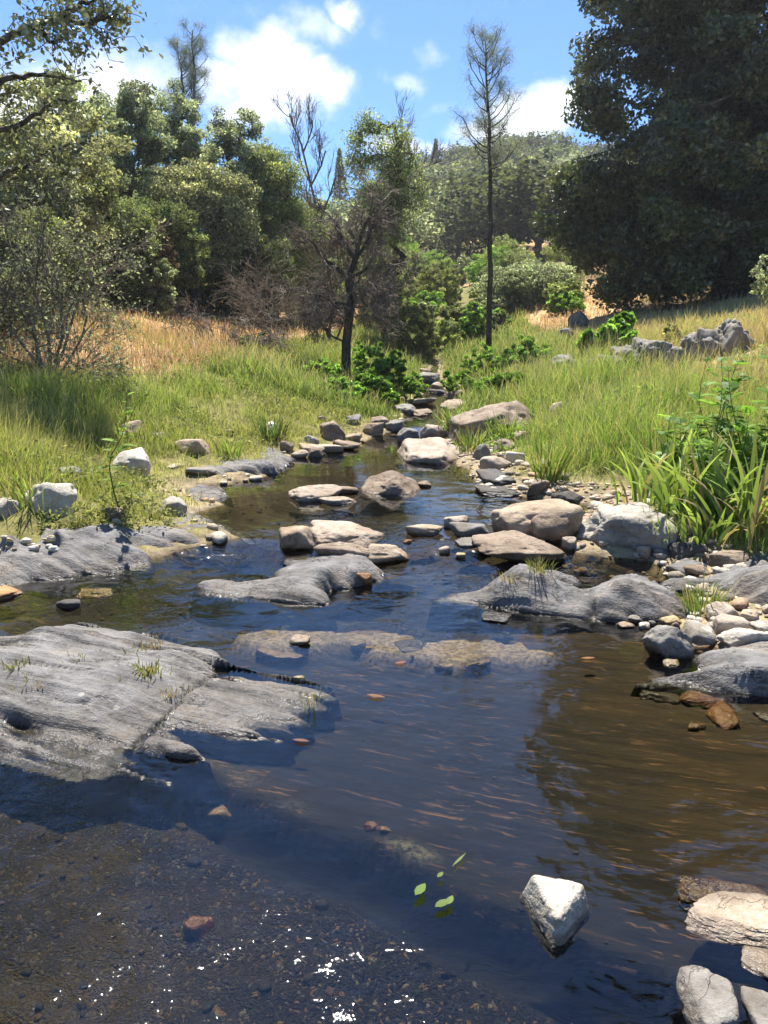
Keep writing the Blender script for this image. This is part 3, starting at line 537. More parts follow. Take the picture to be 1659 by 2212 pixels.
# ---- the stones, one by one: name, left, right, top, bottom, material, label, options
SB = 'stones heaped on the right bank'; SP = 'stones along the left waterline'; SU = 'stones of the upstream steps'
ROCKS = [
 ('boulder', 1018, 1222, 1145, 1214, 'brown', 'wide flat-topped brown boulder with a dark overhanging front, standing in the stream', dict(ang=10, dr=.75, sink=.22, yaw=.1, flat=.5)),
 ('boulder', 1060, 1262, 1077, 1165, 'tan', 'long rounded tan boulder behind the upright egg-shaped rock', dict(ang=7, dr=.7, Y=None, seed=5)),
 ('rock', 1142, 1230, 1107, 1172, 'brown', 'upright egg-shaped brown rock leaning between the large boulders', dict(ang=7, dr=.75, hmax=1.6)),
 ('boulder', 1232, 1466, 1084, 1200, 'pale', 'largest pale grey boulder at the foot of the right grass bank', dict(ang=8, dr=.8, seed=8)),
 ('stone', 1213, 1246, 1158, 1189, 'pink', 'small pinkish wedge stone caught between brown boulder and pale grey boulder', dict(ang=14)),
 ('stone', 875, 958, 1132, 1157, 'tan', 'low tan flat stone alone in the shallows beside the wide brown boulder', dict(ang=9, dr=.6)),
 ('stone', 958, 1013, 1113, 1140, 'pink', 'small rounded reddish stone behind the pale block in the shallows', dict(ang=8)),
 ('stone', 970, 1058, 1127, 1161, 'grey', 'pale grey block of stone touching the long rounded boulder', dict(ang=14, dr=.7)),
 ('stone', 982, 1036, 1160, 1184, 'grey', 'thin pale slab lying half awash before the pale grey block', dict(ang=10, flat=.5)),
 ('stone', 947, 973, 1179, 1198, 'pink', 'little pink pyramid of stone in the shallows', dict(ang=16)),
 ('pebble', 985, 1006, 1193, 1207, 'yellow', 'yellowish pebble just clear of the shallows near the brown boulder', dict()),
 ('pebble', 870, 890, 1165, 1176, 'rust', 'rust red pebble in the shallows behind the cream midstream rock', dict()),
 ('rock', 785, 888, 1174, 1219, 'tan', 'cream topped angular rock at the near end of the midstream group', dict(ang=11, dr=.7)),
 ('rock', 676, 806, 1171, 1222, 'brown', 'low brown rock wedged in front of the large lichened midstream boulder', dict(ang=9, dr=.7)),
 ('boulder', 668, 832, 1123, 1190, 'pink', 'large lichen-spotted grey pink boulder in midstream', dict(ang=9, dr=.8, flat=.3)),
 ('rock', 602, 681, 1135, 1188, 'tan', 'smooth cream and orange rock leaning against the lichened midstream boulder', dict(ang=9, dr=.8)),
 ('stone', 770, 803, 1237, 1265, 'orange', 'orange wedge of stone stuck on the midstream schist island', dict(ang=16)),
 ('rock', 622, 740, 1046, 1085, 'pink', 'low domed pink rock in the still pool', dict(ang=8, dr=.7)),
 ('stone', 700, 776, 1050, 1069, 'brown', 'thin brown slab awash behind the low domed pool rock', dict(ang=9, dr=.6, flat=.6)),
 ('stone', 688, 771, 1072, 1091, 'pink', 'thin wet pink slab awash before the low domed pool rock', dict(ang=9, dr=.6, flat=.6)),
 ('boulder', 778, 910, 1016, 1070, 'brown', 'pointed pyramid boulder standing in the still pool', dict(ang=9, dr=.9, seed=12, yaw=0, planes=[(-.62, -.45, .72, .45), (.70, -.35, .68, .47), (.1, .9, .5, .55), (0, 0, -1, .6), (0, -1, .35, .6), (-1, .3, .1, .95), (1, .3, .1, .95)])),
 ('stone', 900, 932, 1038, 1053, 'brown', 'small flat stone at the right foot of the pyramid boulder', dict(ang=9)),
 ('boulder', 856, 1004, 944, 1004, 'pink', 'big tilted pinkish slab at the right side of the pool head', dict(ang=8, dr=.9, seed=19, yaw=0, planes=[(-.05, -.42, .9, .42), (-.25, -1, .05, .72), (-.95, -.25, .3, .86), (.7, -.35, .62, .66), (0, 1, .2, .8), (0, 0, -1, .6), (.6, -.9, .2, .8)])),
 ('rock', 857, 906, 923, 957, 'grey', 'pointed grey rock at the pool head behind the tilted pinkish slab', dict(ang=13)),
 ('rock', 907, 966, 916, 950, 'pink', 'leaning pinkish plate of rock behind the big tilted slab', dict(ang=13)),
 ('boulder', 968, 1156, 864, 948, 'brown', 'biggest sloping brown boulder below the right grass, its front in shade', dict(ang=8, dr=.8, seed=22, yaw=0, planes=[(-.34, -.1, .94, .50), (.95, -.25, .25, .86), (-.1, -1, -.12, .62), (0, 1, .2, .7), (-1, -.1, .1, 1.0), (0, 0, -1, .7), (.55, -.4, .75, .74), (.2, -.8, .6, .66)])),
 ('rock', 1172, 1233, 863, 916, 'pink', 'peaked pale rock half buried in grass right of the biggest sloping boulder', dict(ang=12)),
 ('rock', 1020, 1062, 958, 993, 'grey', 'grey angular rock on the gravel under the biggest sloping boulder', dict(ang=14)),
 ('rock', 1064, 1112, 947, 975, 'brown', 'brown rock on the gravel beside a tuft of sedge', dict(ang=12)),
 ('stone', 1108, 1146, 930, 958, 'tan', 'tan stone tucked against the grass behind the brown gravel rock', dict(ang=12)),
 ('stone', 1052, 1112, 917, 940, 'tan', 'long tan stone lying below the biggest sloping boulder', dict(ang=11)),
 ('stone', 1035, 1106, 985, 1016, 'pink', 'pale pink slab sloping down to the pool on the right', dict(ang=12, dr=.7)),
 ('rock', 1027, 1116, 1012, 1048, 'dark', 'dark layered slab at the right edge of the pool', dict(ang=12, dr=1.7, flat=.2, rough=1.7)),
 ('rock', 1022, 1132, 1042, 1075, 'dark', 'low dark wet slab at the right pool edge with a pale stone on it', dict(ang=11, dr=1.5, flat=.2, rough=1.7)),
 ('rock', 1137, 1188, 1034, 1071, 'brown', 'brown blocky stone at the foot of the right grass', dict(ang=13)),
 ('rock', 1190, 1262, 1060, 1092, 'dark', 'dark shaded slab between grass and the long rounded boulder', dict(ang=10, dr=.7)),
 ('stone', 1090, 1135, 975, 1000, 'white', 'small whitish stone on the right gravel beach', dict(ang=11)),
 ('stone', 1150, 1200, 990, 1012, 'pink', 'pinkish stone sunk in the grass edge of the gravel beach', dict(ang=11)),
 ('stone', 1375, 1406, 1175, 1208, 'tan', 'rounded tan stone against the near foot of the largest pale grey boulder', dict(group=SB)),
 ('stone', 1402, 1446, 1183, 1207, 'grey', 'round grey stone second from the largest pale grey boulder', dict(group=SB)),
 ('rock', 1442, 1532, 1170, 1205, 'dark', 'dark greenish rock shaded under the broad-leaved grass', dict(ang=10, dr=.7, group=SB)),
 ('rock', 1520, 1624, 1188, 1228, 'brown', 'long brown layered rock under the grass roots at the right edge', dict(ang=12, dr=.6, group=SB)),
 ('stone', 1471, 1538, 1219, 1247, 'brown', 'brown flat stone on the dark ribbed outcrop', dict(ang=10, group=SB)),
 ('stone', 1538, 1586, 1224, 1244, 'pale', 'pale flat stone beside the brown flat stone on the ribbed outcrop', dict(ang=10, group=SB)),
 ('stone', 1436, 1521, 1205, 1246, 'schist', 'sloping grey schist plate behind the brown flat stone', dict(ang=13, flat=.4, group=SB)),
 ('rock', 1522, 1603, 1299, 1345, 'pink', 'flat-topped pinkish block at the top of the pale stone pile', dict(ang=13, group=SB, flat=.4)),
 ('rock', 1537, 1623, 1325, 1372, 'pink', 'pale pink block in the middle of the stone pile', dict(ang=12, group=SB)),
 ('rock', 1467, 1550, 1338, 1396, 'pale', 'cream tilted block between the grey blunt boulder and the stone pile', dict(ang=11, group=SB)),
 ('rock', 1547, 1672, 1356, 1410, 'white', 'long smooth whitish slab at the front of the stone pile', dict(ang=9, dr=.7, group=SB)),
 ('rock', 1609, 1690, 1336, 1369, 'pale', 'pale slab behind the long whitish slab', dict(ang=11, group=SB)),
 ('stone', 1596, 1640, 1315, 1345, 'tan', 'small tan stone perched behind the pale pink block', dict(ang=12, group=SB)),
 ('stone', 1645, 1690, 1305, 1330, 'pink', 'small pinkish stone at the right end of the pile', dict(ang=12, group=SB)),
 ('stone', 1640, 1700, 1362, 1385, 'pale', 'small pale slab resting on the end of the whitish slab', dict(ang=12, group=SB)),
 ('boulder', 1387, 1501, 1350, 1424, 'grey', 'grey blunt boulder standing in the water before the stone pile', dict(ang=10, dr=.8)),
 ('stone', 1422, 1476, 1329, 1355, 'yellow', 'cream and orange stone behind the grey blunt boulder', dict(ang=10)),
 ('stone', 1448, 1470, 1342, 1362, 'brown', 'small brown stone between the cream and orange stone and the tilted block', dict()),
 ('pebble', 1380, 1404, 1343, 1360, 'white', 'bright white pebble at the end of the schist fin', dict()),
 ('pebble', 1401, 1420, 1340, 1354, 'grey', 'small grey pebble beside the bright white pebble', dict()),
 ('stone', 1351, 1392, 1325, 1346, 'grey', 'round grey stone against the front of the schist fin', dict()),
 ('stone', 1330, 1372, 1342, 1356, 'tan', 'thin tan stone awash in front of the schist fin', dict(flat=.5)),
 ('stone', 1431, 1468, 1422, 1442, 'yellow', 'yellow wet cobble below the grey blunt boulder', dict(sink=.4)),
 ('stone', 1382, 1472, 1487, 1522, 'olive', 'oval olive green stone lying under clear water', dict(bed=True, ang=7, dr=.7)),
 ('stone', 1467, 1571, 1488, 1535, 'rust', 'rust coloured oval stone under clear water beside the olive one', dict(bed=True, ang=7, dr=.8)),
 ('stone', 1522, 1598, 1514, 1580, 'orange', 'ochre brown upright stone under clear water', dict(bed=True, ang=8, dr=.8)),
 ('stone', 1486, 1537, 1482, 1502, 'yellow', 'yellow flat stone under clear water above the rust one', dict(bed=True, ang=9)),
 ('stone', 1625, 1690, 1530, 1560, 'olive', 'dark olive stone under water at the right edge', dict(bed=True, ang=8)),
 ('stone', 1485, 1525, 1560, 1580, 'tan', 'pale tan stone under water below the rust one', dict(bed=True, ang=9)),
 ('rock', 1125, 1272, 1890, 2036, 'white', 'triangular pale grey rock standing alone in the dark water', dict(ang=6, dr=1.0, sink=.25, seed=31, rough=.45, yaw=-.12, hmax=.75, sub=6, planes=[(.03, -.20, 1, .50), (0, 0, -1, .6), (.1, 1, .15, .58), (-.92, -.42, .22, .55), (.86, -.60, .25, .52), (0, -1, .3, .86), (.9, .8, .1, .85)])),
 ('rock', 1462, 1690, 1890, 2004, 'brown', 'big round brown rock under water behind the cream jagged slab', dict(bed=True, ang=6, dr=.8)),
 ('rock', 1478, 1760, 1938, 2066, 'pink', 'jagged cream pink slab with a pointed tip at the water edge', dict(ang=14, dr=.6, seed=44, flat=.4, sink=.2)),
 ('rock', 1460, 1598, 2045, 2290, 'grey', 'smooth upright grey oval rock in front of the cream jagged slab', dict(ang=7, dr=1.75, seed=3, hmax=1.0)),
 ('rock', 1600, 1760, 2132, 2330, 'grey', 'second smooth grey rock cut by the corner, beside the grey oval rock', dict(ang=8, dr=1.2)),
 ('rock', 1600, 1740, 2054, 2130, 'pink', 'small pink speckled rock beneath the cream jagged slab', dict(ang=11)),
 ('stone', 419, 526, 1715, 1796, 'yellow', 'round yellowish stone glowing under shallow rippled water', dict(bed=True, ang=7, dr=.9, sink=.45)),
 ('stone', 395, 463, 1977, 2030, 'rust', 'reddish stone under rippled gravelly water', dict(bed=True, ang=9, sink=.5)),
 ('stone', 785, 822, 1774, 1796, 'orange', 'orange pebble at the dark lip of the sunken ledge', dict(bed=True)),
 ('stone', 818, 846, 1784, 1802, 'pink', 'pale pink pebble beside the orange pebble on the sunken ledge', dict(bed=True)),
 ('rock', 552, 672, 1358, 1424, 'tan', 'flat tan rock just under the surface in midstream with a pink stone on it', dict(bed=True, ang=8, dr=.9, flat=.6, sink=.4)),
 ('stone', 624, 671, 1370, 1394, 'pink', 'pink flat stone breaking the surface in midstream', dict(ang=10, flat=.4)),
 ('stone', 632, 658, 1459, 1474, 'yellow', 'flat yellow stone breaking the surface off the broad schist slab', dict(flat=.4)),
 ('stone', 780, 816, 1392, 1408, 'yellow', 'yellow stone shining through the ripples of the gravel bar', dict(bed=True)),
 ('rock', 905, 1060, 1390, 1445, 'tan', 'long tan rock just under the surface of the gravel bar', dict(bed=True, ang=7, dr=.8, flat=.6, sink=.45)),
 ('rock', 850, 925, 1378, 1410, 'olive', 'mossy rock under the surface at the head of the gravel bar', dict(bed=True, ang=8, flat=.5, sink=.45)),
 ('rock', 740, 850, 1365, 1395, 'tan', 'thin tan rock under the ripples between the two gravel bar rocks', dict(bed=True, ang=8, flat=.6, sink=.45)),
 ('rock', -60, 52, 1264, 1300, 'orange', 'smooth reddish domed rock in the water at the left edge', dict(ang=6, dr=.7)),
 ('rock', 120, 175, 1294, 1318, 'dark', 'black wet rock barely above the water near the left ledge', dict(ang=10, dr=.7)),
 ('rock', 140, 245, 1264, 1296, 'yellow', 'yellow brown rock under the surface near the left ledge', dict(bed=True, ang=7, flat=.6)),
 ('stone', 610, 690, 1205, 1225, 'dark', 'dark flat stone awash behind the schist island', dict(ang=11, flat=.5)),
 ('stone', 1040, 1105, 1328, 1345, 'dark', 'black ripple-washed stone just left of the fin', dict(ang=9, flat=.5)),
 # left bank
 ('boulder', 222, 326, 966, 1032, 'white', 'white rounded boulder in the left grass behind the tall thin weed', dict(ang=9, dr=.8, seed=70)),
 ('rock', 255, 313, 907, 944, 'tan', 'tan wedge-shaped rock in the left grass above the white boulder', dict(ang=13)),
 ('stone', 318, 360, 934, 950, 'pale', 'small pale flat stone in the grass right of the tan wedge', dict()),
 ('rock', 372, 454, 948, 983, 'tan', 'flat tan rock lying in yellow grass near the pool', dict(ang=11, flat=.3)),
 ('rock', 95, 178, 1007, 1042, 'grey', 'narrow grey plate of rock leaning in the left grass', dict(ang=12, flat=.4, dr=.6)),
 ('boulder', 40, 168, 1042, 1112, 'white', 'pale sloping boulder above the left ledge with grass around it', dict(ang=10, dr=.8)),
 ('rock', -40, 48, 1074, 1118, 'pale', 'pale rock cut by the left edge above the ledge', dict(ang=10)),
 ('rock', 343, 404, 1071, 1115, 'pale', 'pale angular block at the water side of the left ledge', dict(ang=13)),
 ('rock', 226, 272, 1095, 1125, 'brown', 'dark brown stone at the foot of the tall thin weed', dict(ang=12)),
 ('stone', 242, 264, 1120, 1132, 'white', 'small white stone by the dark brown stone on the ledge', dict()),
 ('stone', 400, 470, 1008, 1026, 'grey', 'low grey stone in grass right of the white boulder', dict(flat=.4)),
 ('stone', 340, 410, 996, 1014, 'pink', 'low pinkish stone in grass right of the white boulder', dict(flat=.4)),
 ('rock', 562, 606, 909, 944, 'white', 'white standing stone behind a sedge tuft by the pool', dict(ang=12, hmax=1.6)),
 ('boulder', 690, 747, 908, 951, 'brown', 'brown boulder with a dark slanting face above the waterline stones', dict(ang=13, seed=81)),
 ('rock', 684, 706, 898, 914, 'tan', 'tan stone peeping over the dark-faced boulder', dict()),
 ('stone', 483, 506, 927, 941, 'brown', 'brown stone half hidden in grass left of the white standing stone', dict()),
 ('stone', 604, 636, 952, 976, 'brown', 'dark brown plate stone leaning at the waterline below the sedge tuft', dict(ang=12, group=SP)),
 ('stone', 628, 667, 971, 990, 'pink', 'pink round stone nearest the pool in the waterline row', dict(group=SP)),
 ('stone', 664, 699, 966, 989, 'brown', 'brown angular stone touching the pink round one', dict(ang=12, group=SP)),
 ('stone', 645, 702, 957, 977, 'tan', 'tan slab behind the pink round stone of the waterline row', dict(group=SP)),
 ('stone', 684, 742, 959, 979, 'pink', 'pinkish flat slab in the waterline row', dict(flat=.4, group=SP)),
 ('stone', 718, 776, 949, 971, 'brown', 'dark rounded slab jutting furthest into the pool', dict(group=SP)),
 ('stone', 655, 690, 940, 958, 'pale', 'pale stone behind the tan slab of the waterline row', dict(group=SP)),
 ('stone', 742, 780, 936, 952, 'tan', 'tan stone behind the dark rounded slab', dict(group=SP)),
 ('rock', 744, 780, 894, 918, 'grey', 'grey rock under the green creekside bushes', dict(ang=12)),
 ('rock', 782, 830, 912, 940, 'tan', 'tan flat rock at the far left corner of the pool', dict(ang=12)),
 ('rock', 800, 842, 898, 920, 'brown', 'brown rock under the ivy-green bush at the pool head', dict(ang=12)),
 ('rock', 826, 872, 905, 930, 'grey', 'grey rock in the dam of stones at the pool head', dict(ang=12)),
 # upstream
 ('rock', 848, 900, 868, 893, 'grey', 'broad grey plate of rock at the left of the lowest stream step', dict(ang=12, group=SU, hmax=.4, dr=1.2, rough=1.5)),
 ('rock', 893, 935, 882, 900, 'brown', 'dark brown plate in the middle of the lowest stream step', dict(ang=12, group=SU, hmax=.35, dr=1.3, rough=1.5)),
 ('rock', 880, 944, 852, 874, 'pink', 'wide pinkish ledge stone over which the small cascade falls', dict(ang=12, group=SU, hmax=.3, dr=1.1, rough=1.6)),
 ('rock', 842, 876, 846, 872, 'orange', 'rusty tan stone left of the small cascade', dict(ang=12, group=SU, hmax=.6)),
 ('rock', 926, 966, 836, 852, 'dark', 'dark wet stone in the small cascade', dict(ang=11, group=SU, hmax=.3, dr=1.3)),
 ('rock', 950, 1012, 862, 892, 'tan', 'tan broken slab right of the narrow stream', dict(ang=12, group=SU, hmax=.5, rough=1.8)),
 ('rock', 962, 1020, 838, 866, 'brown', 'brown jagged slab in grass right of the small cascade', dict(ang=12, group=SU, hmax=.5, rough=1.8)),
 ('rock', 985, 1022, 828, 856, 'pink', 'pinkish peak of rock in the right streamside grass', dict(ang=13, group=SU)),
 ('rock', 1040, 1108, 842, 862, 'tan', 'flat tan rock behind the biggest sloping boulder', dict(ang=12, group=SU, hmax=.4)),
 ('rock', 900, 948, 800, 826, 'grey', 'grey stone at the top step of the stream', dict(ang=12, group=SU, hmax=.6, rough=1.5)),
 ('rock', 930, 955, 816, 838, 'pink', 'pale rounded stone right of the top step of the stream', dict(ang=12, group=SU, hmax=.6)),
 ('rock', 905, 932, 792, 806, 'tan', 'furthest tan stone where the stream disappears', dict(ang=12, group=SU, hmax=.5)),
 # hillside outcrops
 ('outcrop', 1186, 1262, 764, 816, 'grey', 'dark craggy outcrop at the top of the right grass, lowest of the row', dict(ang=14, seed=91, rough=3.2, dr=1.1, cat='rock outcrop')),
 ('outcrop', 1256, 1322, 768, 812, 'grey', 'small dark crag touching the lowest outcrop in the row', dict(ang=14, seed=92, rough=3.2, dr=1.1, cat='rock outcrop')),
 ('outcrop', 1314, 1388, 744, 798, 'grey', 'low black crag left of the domed dark outcrop', dict(ang=14, seed=93, rough=3.2, dr=1.1, cat='rock outcrop')),
 ('outcrop', 1358, 1454, 728, 796, 'grey', 'domed dark outcrop in the middle of the row above the grass', dict(ang=12, seed=94, rough=3.2, dr=1.1, cat='rock outcrop')),
 ('outcrop', 1462, 1562, 716, 778, 'grey', 'grey cracked outcrop among dry grass below the highest crag', dict(ang=14, seed=95, rough=3.2, dr=1.1, cat='rock outcrop')),
 ('outcrop', 1526, 1638, 684, 766, 'grey', 'highest grey crag of the outcrop row under the big dark oak', dict(ang=13, seed=96, rough=3.2, dr=1.1, cat='rock outcrop')),
 ('outcrop', 1225, 1272, 672, 700, 'grey', 'far grey outcrop on the orange slope behind the sapling', dict(ang=13, cat='rock outcrop')),
 ('outcrop', 1205, 1240, 708, 738, 'grey', 'small dark outcrop on the orange slope below the far grey one', dict(ang=13, cat='rock outcrop')),
 ('outcrop', 1290, 1350, 764, 812, 'grey', 'broken grey rock wedged between two crags above the right grass', dict(ang=14, seed=97, rough=3, cat='rock outcrop')),
 ('outcrop', 1430, 1490, 748, 792, 'grey', 'broken grey rock between the domed outcrop and the cracked one', dict(ang=14, seed=98, rough=3, cat='rock outcrop')),
 ('outcrop', 1494, 1580, 706, 770, 'grey', 'craggy rock leaning on the highest grey crag', dict(ang=14, seed=99, rough=3, cat='rock outcrop')),
]
for (nm, x0, x1, y0, y1, kd, lb, op) in ROCKS: rock(nm, x0, x1, y0, y1, kd, lb, **op)
_r = random.Random(4)
for k in range(17):                                   # white pebbles in the hollow of the left ledge
    px = _r.uniform(-10, 128); py = 1186+(_r.random()-.5)*26-(px-60)*.06; w = _r.uniform(11, 24)
    p = slab_hit(px, py)
    v, T = rock_shape(300+k, 7, 3); s = w*math.hypot(p[1], 1.6)/F/2
    mb = MB(); mb.add(v*[s, s*.8, s*.65], T=T); o = mb.build('pebble', rock_mat('white' if k % 3 else 'yellow'), origin=(0, 0, 0)); o.location = (p[0], p[1], p[2]+s*.35)
    tag(o, 'whitish pebble lying in the hollow of the long left ledge', 'pebble', 'whitish pebbles in the hollow of the left ledge')
# loose gravel: nobody could count it
def gravel(name, n, seed, pick, size, cols, mat):
    rg = np.random.default_rng(seed); X = []; 
    while sum(len(a) for a in X) < n:
        xx, yy = pick(rg, 4000); z, d, vw, _ = ground(xx, yy, True)
        X.append(np.stack([xx, yy, z, d, vw], 1)[pick.keep(xx, yy, d, vw, rg)])
    A = np.concatenate(X)[:n]; T0 = ico(2)[1]; vs_ = np.stack([rock_shape(800+i, 7, 2)[0] for i in range(8)]); mb = MB(); m = vs_.shape[1]
    s = size[0]*np.exp(rg.normal(size=n)*size[1]); s = np.minimum(s, size[0]*3.2)
    sc = np.stack([s*rg.uniform(.8, 1.4, n), s*rg.uniform(.7, 1.1, n), s*rg.uniform(.4, .75, n)], 1)
    V = vs_[rg.integers(0, 8, n)]*sc[:, None]; a = rg.uniform(0, 6.28, n); c, q = np.cos(a)[:, None], np.sin(a)[:, None]
    V = np.stack([V[..., 0]*c-V[..., 1]*q, V[..., 0]*q+V[..., 1]*c, V[..., 2]], -1)
    V += np.stack([A[:, 0], A[:, 1], A[:, 2]+sc[:, 2]*.35], 1)[:, None]
    cols = np.array(cols); cc = cols[rg.integers(0, len(cols), n)]*rg.uniform(.7, 1.25, (n, 1))
    mb.add(V.reshape(-1, 3), T=(T0[None]+(np.arange(n)*m)[:, None, None]).reshape(-1, 3), col=np.repeat(cc, m, 0))
    tag(mb.build(name, mat), kind='stuff')
def gravel_mat():
    t = NT('gravel'); p = t.pos(); c = t.attr('Col').outputs['Color']; n = t.noise(p, 60, 4, .7)
    c = t.mix(1., c, t.mix(t.ramp(n, .3, .7), (.6, .6, .6), (1.3, 1.25, 1.2)), 'MULTIPLY')
    z, lv = water_level(t, p); w = t.ramp(t.math('SUBTRACT', z, lv), .02, .0)
    c = t.mix(w, c, t.mix(1., c, (.34, .27, .18), 'MULTIPLY'))
    t.link(t.n('ShaderNodeBsdfPrincipled', {'Base Color': c, 'Roughness': .8, 'Specular IOR Level': .3, 'Normal': t.bump(n, .5, .01)}).outputs[0]); return t.m
M_GRAVEL = gravel_mat()
def _pk1(rg, k): y = rg.uniform(3.6, 12, k); return rg.uniform(-4.2, 4.2, k)*(.5+y/16), y
_pk1.keep = lambda x, y, d, v, rg: (d > -.12) & (d < np.where(x > 0, .55, .22)) & (rg.random(len(x)) < np.where(x > 0, .9, .3))
gravel('bank_gravel', 1300, 1, _pk1, (.019, .65), [(.42, .36, .28), (.30, .25, .19), (.5, .46, .38), (.2, .17, .13), (.38, .26, .17)], M_GRAVEL)
def _pk2(rg, k): y = rg.uniform(1.0, 7.0, k); return rg.uniform(-3.2, 3.0, k), y
_pk2.keep = lambda x, y, d, v, rg: (d < -.02) & (rg.random(len(x)) < np.where(y < 4, .01+.25*(v > .5), .35))
gravel('creek_bed_gravel', 2200, 2, _pk2, (.0075, .5), [(.03, .026, .02), (.02, .018, .014), (.015, .014, .011), (.07, .055, .03), (.022, .022, .02), (.12, .07, .035), (.015, .015, .015)], M_GRAVEL)
# ------------------------------------------------------------------ tubes, leaves, trees
def tube(mb, P, r, sides=5, col=(.1, .1, .1)):
    P = np.asarray(P, float); n = len(P); r = np.asarray(r, float)
    T = nrm(np.gradient(P, axis=0)); ref = np.array([0, 0, 1.]) if abs(T[0, 2]) < .9 else np.array([1., 0, 0])
    A = nrm(np.cross(T, ref)); B = np.cross(T, A)
    a = np.arange(sides)/sides*6.28319
    V = P[:, None]+r[:, None, None]*(np.cos(a)[None, :, None]*A[:, None]+np.sin(a)[None, :, None]*B[:, None])
    i = np.arange(n-1)[:, None]*sides+np.arange(sides)[None]; j = np.arange(n-1)[:, None]*sides+(np.arange(sides)[None]+1) % sides
    mb.add(V.reshape(-1, 3), np.stack([i, j, j+sides, i+sides], -1).reshape(-1, 4), col=col)
def curve(a, b, n, rg, wob=.12, sag=0.):
    t = np.linspace(0, 1, n)[:, None]; L = np.linalg.norm(b-a); P = a+(b-a)*t
    o = rg.normal(size=(1, 3))*wob*L*np.sin(t*math.pi)+rg.normal(size=(1, 3))*wob*.6*L*np.sin(t*2*math.pi)
    P = P+o; P[:, 2] += sag*L*np.sin(t[:, 0]*math.pi); return P
def leaves(mb, C_, N, L, rg, cols, out=None, up=.5, wid=.55, fold=True):
    """one small pointed blade per leaf, four corners, at random tilt"""
    n = len(C_); D = rg.normal(size=(n, 3))
    if out is not None: D = D+out
    nor = nrm(D+np.array([0, 0, up])); tan = nrm(np.cross(nor, rg.normal(size=(n, 3)))); bit = np.cross(nor, tan)
    l = (L*rg.uniform(.65, 1.35, n))[:, None]; w = l*wid*.5
    V = np.stack([C_-tan*l*.5, C_+bit*w-tan*l*.08+nor*l*.06, C_+tan*l*.5, C_-bit*w-tan*l*.08+nor*l*.06], 1)
    q = np.arange(n*4).reshape(n, 4); mb.add(V.reshape(-1, 3), q, col=np.repeat(cols, 4, 0))
def pal(cols, n, rg, var=.22):
    cols = np.array(cols); k = rg.dirichlet(np.ones(len(cols))*.7, n); c = k@cols
    return c*np.exp(rg.normal(size=(n, 1))*var)
PAL = dict(
 lichen=[(.30, .32, .18), (.37, .38, .235), (.18, .21, .09)],
 pale=[(.27, .32, .19), (.33, .37, .25), (.19, .23, .12)],
 blue=[(.18, .235, .13), (.24, .285, .175), (.29, .33, .22)],
 dark=[(.095, .135, .048), (.135, .17, .067), (.175, .205, .095)],
 olive=[(.18, .215, .085), (.24, .27, .12), (.145, .18, .065)],
 willow=[(0.238, 0.291, 0.103), (0.317, 0.370, 0.152), (0.171, 0.225, 0.076)],
 live=[(.042, .066, .02), (.065, .088, .028), (.12, .125, .045)],
 bright=[(.16, .28, .05), (.23, .35, .08), (.11, .21, .035)],
 herb=[(0.188, 0.305, 0.066), (0.263, 0.390, 0.102), (0.125, 0.221, 0.042)],
 yellow=[(.20, .23, .08), (.26, .27, .11), (.14, .18, .05)],
 cotton=[(0.220, 0.280, 0.103), (0.280, 0.340, 0.149), (0.150, 0.200, 0.069)],
 brown=[(.15, .11, .07), (.20, .155, .10), (.11, .085, .05)],
 hill=[(0.076, 0.090, 0.038), (0.056, 0.074, 0.028), (0.100, 0.112, 0.052)])

DENS = (2.7, .70)
def skeleton(rg, trunk, tips, r0, bias=.35, wob=.12):
    """joins every leaf cluster to the nearest limb; returns tubes with radii from the number of tips they carry"""
    nodes = [p for p in trunk]; par = [-1]+list(range(len(trunk)-1)); paths = []
    d0 = np.linalg.norm(tips-trunk[-1], axis=1); order = np.argsort(d0)
    for i in order:
        tip = tips[i]; N = np.array(nodes); dl = np.linalg.norm(N-tip, axis=1)+bias*np.maximum(0, N[:, 2]-tip[2])
        dl[:max(1, len(trunk)//3)] += 9; j = int(np.argmin(dl)); n = 5
        P = curve(N[j], tip, n, rg, wob, .06); idx = [j]
        for p in P[1:]: nodes.append(p); par.append(idx[-1]); idx.append(len(nodes)-1)
        paths.append(idx)
    cnt = np.zeros(len(nodes))
    for ix in paths: cnt[ix[-1]] += 1
    for k in range(len(nodes)-1, 0, -1):
        if par[k] >= 0: cnt[par[k]] += cnt[k]
    rad = r0*(cnt/max(cnt.max(), 1))**.46
    return np.array(nodes), paths, rad
def ell(rg, c, r, n, shell=.55):
    u = nrm(rg.normal(size=(n, 3))); q = (shell**3+(1-shell**3)*rg.random((n, 1)))**(1/3)
    return np.array(c)+u*q*np.array(r)
